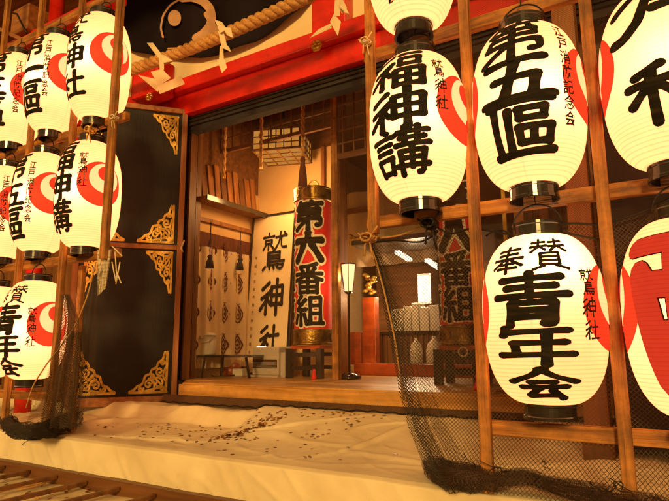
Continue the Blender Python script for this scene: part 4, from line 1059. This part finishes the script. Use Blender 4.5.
for ch, y, h in (('鷲', 250, .20), ('神', 297, .185), ('社', 339, .155)): glyph(m, ch, fbm, wb_ * .56, vv(y), h * .80, h, 1.05)
m.build('brush_lettering', 'ink', T)
m = MB()
for i, ch in enumerate('平成十五年奉納鷲神社崇敬会'): fglyph(m, ch, fbm, wb_ * .13, vv(256 + i * 8), .030, .036, .01)
m.build('side_lettering', 'tassel', T)
# low black table with a hot water pot
ta = at(190, 356, 3.72); tb = at(256, 356, 4.15)
T = thing('folding_table', 'low black folding table with thin legs on the room floor', 'table', (-3.35, 4.0, FZ))
zt = ta.z
X0, X1, Y0_, Y1_ = -3.68, -3.22, 3.80, 4.22
tx = [at(192, 356, 3.72), at(254, 356, 3.86)]
ttop = MB().obox((tx[0].x, 3.72, zt - .012), (tx[1].x - tx[0].x, .10, 0), (-.10, .36, 0), (0, 0, .018)).build('table_top', 'lacquer', T)
for (x, y, YY, sx) in ((197, 357, 3.74, -.03), (205, 357, 3.74, -.01), (223, 357, 4.02, .0), (246, 357, 3.88, .05)):
    a = at(x, y, YY); MB().bar(a, (a.x + sx * 1.2, a.y - .02, FZ), .018, .018).build('leg', 'lacquer', T)
# hot water pot
pw = at(207, 354.5, 3.86); pw.z = zt + .008
T = thing('hot_water_pot', 'pale cylindrical hot water pot on the low black table', 'pot', pw)
MB().lathe(pw, [(.075, 0), (.082, .01), (.080, .12), (.074, .165), (.078, .17)], 32).build('body', 'white', T, smooth=True)
MB().lathe(pw + Vector((0, 0, .172)), [(.080, 0), (.082, .012), (.06, .028), (.02, .034)], 32).build('lid', 'white', T, smooth=True)
MB().obox(pw + Vector((-.02, -.11, .150)), (.04, 0, 0), (0, .05, 0), (0, 0, .022)).build('spout', 'steel', T)
MB().tube([pw + Vector((-.078, -.01, .17)), pw + Vector((-.075, -.05, .12)), pw + Vector((0, -.09, .10)), pw + Vector((.075, -.05, .12)), pw + Vector((.078, -.01, .17))], .005, 6).build('carry_handle', 'steel', T, smooth=True)
# fan heater
h0 = at(252, 374, 4.10); h1 = at(281, 374, 4.10)
T = thing('fan_heater', 'grey kerosene fan heater with dark grille in front of the calligraphy board', 'heater', ((h0.x + h1.x) / 2, 4.2, FZ))
bevel(MB().box((h0.x, 4.10, FZ + .015), (h1.x - .03, 4.33, FZ + .27)).build('case', 'steel', T), .012, 3)
MB().box((h0.x - .008, 4.08, FZ), (h1.x - .022, 4.34, FZ + .016)).build('foot_plate', 'steel', T)
MB().box((h0.x + .012, 4.093, FZ + .08), (h1.x - .045, 4.099, FZ + .155)).build('grille', 'lacquer', T)
m = MB()
for k in range(6): m.box((h0.x + .012, 4.087, FZ + .087 + k * .011), (h1.x - .045, 4.092, FZ + .090 + k * .011))
m.build('louvre', 'steel', T)
MB().box((h0.x + .05, 4.10, FZ + .272), (h0.x + .12, 4.15, FZ + .276)).build('display', 'tubeglow', T)
MB().box((h1.x - .028, 4.13, FZ + .0), (h1.x + .035, 4.31, FZ + .22)).build('fuel_side', 'steel', T)
s0 = at(240, 374, 4.12)
o = MB().cbox((s0.x, 4.12, FZ + .035), (.12, .09, .07)).build('power_box', 'white'); bevel(o, .01, 3); setp(o, 'small white box on the floor between the table and the heater', 'box')
o = MB().tube(roped([at(206, 372, 4.0), at(214, 377, 3.95), at(226, 376, 4.0), at(235, 375, 4.08)], 0), .006, 6).build('power_cable', 'wire', smooth=True); setp(o, 'black power cable lying on the floor under the low table', 'cable')
o = MB().lathe(at(232, 371, 4.22) * 1 + Vector((0, 0, 0)), [(.09, -.0), (.10, .05), (.07, .11), (.02, .13)], 16).build('cloth_bundle', 'orange', smooth=True); o.location.z = FZ; setp(o, 'brown bundle on the floor behind the low table', 'bundle')

# tall red drum lanterns
def drum(x0, x1, ytop, ybot, Y, txt, label, wedge=PI):
    xc = (x0 + x1) / 2; a = at(x0, (ytop + ybot) / 2, Y); b = at(x1, (ytop + ybot) / 2, Y)
    c = at(xc, (ytop + ybot) / 2, Y); dist = math.hypot(c.x, c.y)
    rad = (x1 - x0) / 2 / FPX * dist * .93
    zt_ = at(xc, ytop, Y).z; zb_ = at(xc, ybot, Y).z; H = zt_ - zb_
    T = thing('drum_lantern', label, 'lantern', (c.x, c.y, FZ))
    face = math.atan2(-c.x, c.y)       # azimuth that looks at the street corner
    def on(az, z, off): return Vector((c.x + (rad + off) * math.sin(az), c.y - (rad + off) * math.cos(az), z))
    b0 = zb_ + .17 * H * 0 + .14; t0 = zt_ - .13
    MB().grid(lambda u, v: on(2 * PI * u, b0 + (t0 - b0) * v, .002 * math.sin(v * 200)), 48, 60, True).build('shade', 'redcloth', T, smooth=True)
    for nm, za, zb2 in (('top_band', t0, zt_), ('bottom_band', zb_, b0)):
        MB().lathe(Vector((c.x, c.y, 0)), [(rad * 1.02, za), (rad * 1.06, za + .006), (rad * 1.06, za + .018), (rad * 1.03, za + .022), (rad * 1.03, zb2 - .022), (rad * 1.06, zb2 - .018), (rad * 1.06, zb2 - .006), (rad * 1.02, zb2)], 48).build(nm, 'brass', T, smooth=False)
        m = MB()
        for k in range(8):
            az = k * PI / 4 + .3; m.disc(az * rad, (za + zb2) / 2, .042, lambda u, v, L: on(u / rad, v, rad * .04 + .006), 0, 16, 3)
        m.build('band_boss', 'brass', T)
    rot = face * .55
    def S_(u, v, L): return on(u / rad + rot, v, .004 + .0009 * L)
    n = len(txt); mo = MB(); mi = MB()
    for i, ch in enumerate(txt):
        cv = t0 - .015 - (t0 - b0 - .03) * (i + .5) / n; hh = (t0 - b0 - .03) / n * .47; hw = rad * .80
        glyph(mo, ch, lambda u, v, L: on(u / rad + rot, v, .003 + .0001 * L), 0, cv, hw, hh, 2.6)
        glyph(mi, ch, lambda u, v, L: on(u / rad + rot, v, .0075 + .0001 * L), 0, cv, hw, hh, 1.5)
    lo = mo.build('lettering_outline', 'whiteink', T); mi.build('lettering', 'ink', lo)
    # side lettering column seen at the left edge
    mo = MB(); mi = MB()
    for i in range(4):
        cv = t0 - .015 - (t0 - b0 - .03) * (i + .5) / 4
        glyph(mo, ('五', '番', '組', '第')[i], lambda u, v, L: on(u / rad + rot - 1.62, v, .003 + .0001 * L), 0, cv, rad * .7, .11, 2.5)
        glyph(mi, ('五', '番', '組', '第')[i], lambda u, v, L: on(u / rad + rot - 1.62, v, .0075 + .0001 * L), 0, cv, rad * .7, .11, 1.12)
    lo = mo.build('side_outline', 'whiteink', T); mi.build('side_lettering', 'ink', lo)
    m = MB().tube([Vector((c.x + .07 * math.cos(t), c.y, zt_ + .09 * math.sin(t))) for t in [PI * i / 12 for i in range(13)]], .007, 6); m.build('handle', 'gold', T, smooth=True)
    # black stand
    st = FZ
    for sx in (-1, 1):
        for sy in (-1, 1):
            bevel(MB().box((c.x + sx * rad * .95 - .028, c.y + sy * rad * .8 - .028, st), (c.x + sx * rad * .95 + .028, c.y + sy * rad * .8 + .028, zb_ - .03)).build('stand_leg', 'lacquer', T), .005)
    for z_ in (st + .07, zb_ - .10): 
        for sy in (-1, 1): MB().box((c.x - rad * .95 + .03, c.y + sy * rad * .8 - .018, z_), (c.x + rad * .95 - .03, c.y + sy * rad * .8 + .018, z_ + .035)).build('stand_rail', 'lacquer', T)
    MB().box((c.x - rad * .9, c.y - rad * .75, zb_ - .035), (c.x + rad * .9, c.y + rad * .75, zb_ - .004)).build('stand_top', 'orange', T)
    return T, c, rad
drum(293, 333, 190, 345, 4.2, '第六番組', 'tall red drum lantern with gilt bands and 第六番組 lettering on a black stand')
drum(437, 479, 168, 345, 3.9, '第八番組', 'tall red drum lantern behind the net right of the doorway partly hidden by the rack')
o = MB().lathe(at(314, 378, 3.95) , [(.018, 0), (.022, .015), (.012, .05), (.015, .07), (.006, .085)], 16).build('red_bottle', 'redcloth', smooth=True); o.location.z = FZ; setp(o, 'small red bottle on the floor in front of the drum lantern stand', 'bottle')
o = MB().lathe(at(479, 389, 3.4), [(.03, 0), (.034, .02), (.016, .06), (.02, .09), (.006, .11)], 16).build('red_bottle', 'redcloth', smooth=True); o.location.z = FZ; setp(o, 'small red bottle on the floor edge beside the right rack post', 'bottle')

# floor lamp
lp = at(349.5, 378, 4.15); lt = at(349.5, 291, 4.15).z; l2 = at(349.5, 265, 4.15).z
T = thing('floor_lamp', 'slim black floor lamp with a small glowing shade behind the slender post', 'lamp', (lp.x, 4.15, FZ))
c = Vector((lp.x, 4.15, 0))
MB().lathe(c, [(.10, FZ), (.10, FZ + .02), (.04, FZ + .05), (.012, FZ + .06)], 24).build('base', 'lacquer', T, smooth=True)
MB().lathe(c, [(.011, FZ + .05), (.011, lt - .03), (.03, lt - .02), (.035, lt - .003)], 16).build('stem', 'lacquer', T, smooth=True)
MB().lathe(c, [(.040, lt), (.070, l2)], 6, False).build('shade', 'lampglow', T)
m = MB()
for k in range(6):
    a = 2 * PI * k / 6; m.bar(c + Vector((.042 * math.cos(a), .042 * math.sin(a), lt - .004)), c + Vector((.073 * math.cos(a), .073 * math.sin(a), l2 + .006)), .006, .006)
m.lathe(c, [(.030, l2 + .004), (.076, l2 + .002), (.07, l2 + .012), (.03, l2 + .02)], 6); m.build('shade_frame', 'lacquer', T)
lamp('bulb', c + Vector((0, -.12, (lt + l2) / 2)), 6, (1.0, .56, .2), .05, T)

# deeper hall: vermilion sill, altar post, counter, parcels, window lamp
zr0 = at(400, 376, 4.75).z; zr1 = at(400, 364, 4.75).z
o = MB().box((-2.66, 4.76, FZ), (1.2, 4.84, zr1)).build('vermilion_sill', 'orange'); bevel(o, .006); setp(o, 'long vermilion sill board across the hall behind the floor', 'sill')
o = MB().box((-2.66, 4.85, FZ), (1.5, 7.6, zr1 - .02)).build('raised_floor', 'dwood_x'); o['kind'] = 'structure'
ZR = zr1 - .02
def hbox(name, x0, x1, y0, y1, Y, dep, mat, label, cat, group=None, bv=.006, base=None):
    a = at(x0, y1, Y); b = at(x1, y1, Y); t = at((x0 + x1) / 2, y0, Y).z; bo = at((x0 + x1) / 2, y1, Y).z if base is None else base
    o = MB().box((a.x, Y, bo), (b.x, Y + dep, t)).build(name, mat)
    if bv: bevel(o, bv)
    setp(o, label, cat, group); return o
hbox('altar_post', 363, 376, 297, 362, 5.0, .09, 'orange', 'orange wooden pedestal post with gilt top behind the floor lamp', 'pedestal', base=ZR)
p = at(369.5, 297, 5.04)
m = MB()
rr = random.Random(5)
for k in range(16): m.lathe(p + Vector((rr.uniform(-.05, .05), rr.uniform(-.03, .03), .01 + k * .013 + rr.uniform(0, .01))), [(.004, 0), (.024, .01), (.028, .022), (.012, .038), (.003, .04)], 8)
o = m.build('gilt_ornament', 'gold', smooth=True); setp(o, 'knobbly gilt ornament on the orange pedestal post', 'ornament')
hbox('red_cabinet', 341, 361, 332, 363, 5.0, .3, 'orange', 'low vermilion cabinet behind the floor lamp', 'cabinet', base=ZR)
T = thing('slatted_cabinet', 'dark slatted cabinet and counter along the hall under the white parcels', 'cabinet', (at(430, 350, 5.5).x, 5.5, ZR))
ca, cb_ = at(377, 350, 5.5).x, at(520, 350, 5.5).x; ct = at(410, 331, 5.5).z
MB().box((ca, 5.5, ct - .03), (cb_, 6.1, ct)).build('counter_top', 'lacquer', T)
MB().box((ca, 5.56, ZR), (cb_, 6.1, ct - .031)).build('cabinet_body', 'dwood_z', T)
for k in range(24): MB().box((ca + .02 + k * .06, 5.535, ZR), (ca + .045 + k * .06, 5.558, ct - .031)).build('slat', 'dwood_z', T)
def sack(x0, x1, y0, y1, Y, label, gr, mat='white', base=None):
    a = at(x0, y1, Y).x; b = at(x1, y1, Y).x; c = (a + b) / 2; r_ = (b - a) / 2; t = at((x0 + x1) / 2, y0, Y).z; bo = at((x0 + x1) / 2, y1, Y).z if base is None else base
    H = t - bo
    o = MB().lathe(Vector((c, Y + r_, bo)), [(r_ * .9, 0), (r_ * 1.02, H * .12), (r_, H * .5), (r_ * .8, H * .75), (r_ * .3, H * .9), (r_ * .22, H)], 18).build('sack', mat, smooth=True)
    setp(o, label, 'sack', gr)
sack(408, 420, 338, 361, 5.1, 'pale tied sack standing in front of the slatted cabinet, left one', 'sacks before the cabinet', base=ZR)
sack(424, 440, 336, 361, 5.1, 'pale tied sack in front of the slatted cabinet, widest one', 'sacks before the cabinet', base=ZR)
for i, (x0, x1, y0) in enumerate(((391, 403, 309), (404, 411, 306), (412, 419, 303), (420, 429, 307), (430, 441, 305))):
    hbox('parcel', x0, x1, y0, 330, 5.6, .2, 'white', ['widest white wrapped parcel at the left end of the counter', 'narrow white wrapped parcel second on the counter', 'tallest white wrapped parcel below the window lamp', 'white wrapped parcel right of the tallest one', 'white wrapped parcel last on the counter by the drum lantern'][i], 'parcel', 'parcels on the counter', base=ct + .002)
hbox('grey_box', 446, 455, 346, 361, 5.0, .12, 'steel', 'small grey box low behind the net beside the drum lantern stand', 'box', base=ZR)
o = MB().tube([at(463 + 4.5 * math.cos(a), 352 + 4.5 * math.sin(a), 3.75) for a in [2 * PI * i / 24 for i in range(25)]], .006, 6).build('metal_ring', 'steel', smooth=True); setp(o, 'round metal ring hanging under the right drum lantern', 'ring')
# window lamp (vertical bright tube) and dark glossy ceiling with two tube lights
a = at(420, 302, 6.0); b = at(428.5, 275, 6.0)
T = thing('tube_lamp', 'vertical bright fluorescent lamp on the dark hall wall', 'lamp', Vector(((a.x + b.x) / 2, 6.0, a.z)))
MB().box((a.x, 5.98, a.z), (b.x, 6.0, b.z)).build('diffuser', 'tubeglow', T)
MB().box((a.x - .02, 6.001, a.z - .02), (b.x + .02, 6.04, b.z + .02)).build('housing', 'steel', T)
lamp('hall_light', ((a.x + b.x) / 2, 5.75, (a.z + b.z) / 2), 60, (1, .66, .34), .1, T)
hbox('dark_screen', 377, 500, 262, 331, 6.6, .06, 'dwood_x', 'dark wooden screen wall behind the counter', 'screen', base=ZR)
z1_ = at(400, 300, 6.5).z
o = MB().obox((at(352, 282, 5.0).x, 5.0, at(400, 240, 5.0).z), (3.2, 0, 0), (0, 1.6, at(400, 268, 6.6).z - at(400, 240, 5.0).z), (0, 0, .05)).build('canopy', 'lacquer'); setp(o, 'dark glossy sloping canopy over the counter in the hall', 'canopy')
for i, (x, y, dx, dy) in enumerate(((397, 252, 13, 8), (427, 260, 14, 9))):
    p = at(x, y, 4.95); q = at(x + dx, y + dy, 5.3)
    o = MB().bar(p, q, .05, .03).build('ceiling_tube', 'tubeglow')
    if i == 0:
        l = bpy.data.lights.new('hall_light', 'POINT'); l.energy = 8; l.color = (1, .62, .26); l.shadow_soft_size = .1; lo = bpy.data.objects.new('hall_light', l); COL.objects.link(lo); lo.parent = o; lo.location = Vector((-2.45, 4.9, .45)) - ORG[o]  # extra point light added below the tube to brighten the pale back curtain
    setp(o, ('short bright tube light under the dark canopy, left of its twin', 'short bright tube light under the dark canopy nearest the drum lantern')[i], 'lamp')
# pale curtain and gilt relief at the back of the hall
o = MB().grid(lambda u, v: (at(338, 230, 5.6).x + 1.5 * u, 5.6 + .03 * math.sin(u * 30), at(350, 268, 5.6).z + .9 * v), 60, 4).build('back_curtain', 'creamc', smooth=True); setp(o, 'pale curtain hanging across the back of the hall', 'curtain')
p = at(352, 240, 5.4); m = MB()
for k in range(7): m.tube([p + Vector((.05 * k + .10 * t * math.cos(k * 1.1 + t * 3), -.02, .10 * t * math.sin(k * 1.1 + t * 3))) for t in [i / 10 for i in range(11)]], [.022 - .0018 * i for i in range(11)], 6)
o = m.build('gilt_relief', 'gold', smooth=True); setp(o, 'gilt carved cloud relief in front of the pale curtain', 'carving')
hbox('picture_rail', 338, 372, 208, 213, 5.55, .03, 'mwood_x', 'wooden rail at the head of the pale hall curtain', 'rail', bv=.002)
# right side: pillars and dark hanging cloth behind the rack
a = atZ(585, 476, -.5); b = atZ(613, 480, -.5)
Yp = min(a.y, b.y)
xa, xb = at(587, 460, 2.62).x, at(613, 460, 2.62).x
T = thing('square_pillar', 'brown square wooden pillar on the cloth behind the right rack', 'pillar', ((xa + xb) / 2, 2.68, -.5))
bevel(MB().box((xa, 2.62, -.5), (xb, 2.74, 2.85)).build('shaft', 'mwood_z', T), .006)
MB().box((xa - .012, 2.608, -.52), (xb + .012, 2.752, -.36)).build('foot_cover', 'dwood_z', T)
def dk(u, v): return (xb + .02 + 1.3 * u, 2.62 + .03 * math.sin(u * 26) + .01 * math.sin(u * 71 + v), -.44 + 1.75 * v)
o = MB().grid(dk, 90, 8).build('dark_curtain', 'dark', smooth=True); setp(o, 'dark navy curtain hanging right of the square pillar', 'curtain')
x_ = at(505, 230, 3.55).x
o = MB().box((x_ - .012, 3.55, .35), (x_ + .012, 3.57, 1.95)).build('gilt_strip', 'gold'); setp(o, 'thin vertical gilt strip between the two right lanterns', 'strip')
xa2 = at(520, 230, 3.6).x
T = thing('side_screen', 'brown wooden panelled door screen in the right part of the doorway', 'screen', (-.4, 3.6, FZ))
MB().box((xa2, 3.62, FZ), (.9, 3.64, 1.93)).build('screen_panel', 'dwood_z', T)
for x in (xa2, at(545, 230, 3.6).x, at(600, 230, 3.6).x, at(640, 230, 3.6).x): MB().box((x - .03, 3.585, FZ), (x + .03, 3.619, 1.93)).build('stile', 'mwood_z', T)
for z in (.0, .55, 1.1, 1.7): MB().box((xa2, 3.592, z), (.9, 3.6195, z + .05)).build('screen_rail', 'mwood_x', T)
m = MB()
for k in range(36): m.box((xa2 + .04 + k * .035, 3.604, FZ), (xa2 + .047 + k * .035, 3.618, 1.93))
m.build('lattice', 'dwood_z', T)
hbox('dark_stand', 497, 516, 392, 430, 3.2, .3, 'dwood_z', 'dark wooden stand in the shade behind the post of the right rack', 'stand', base=FZ)

# ------------------------------------------------------------------ lift the whole place so the ground is near zero
for o in list(S.objects):
    if o.parent is None and o is not camo:
        o.location.z += EYE
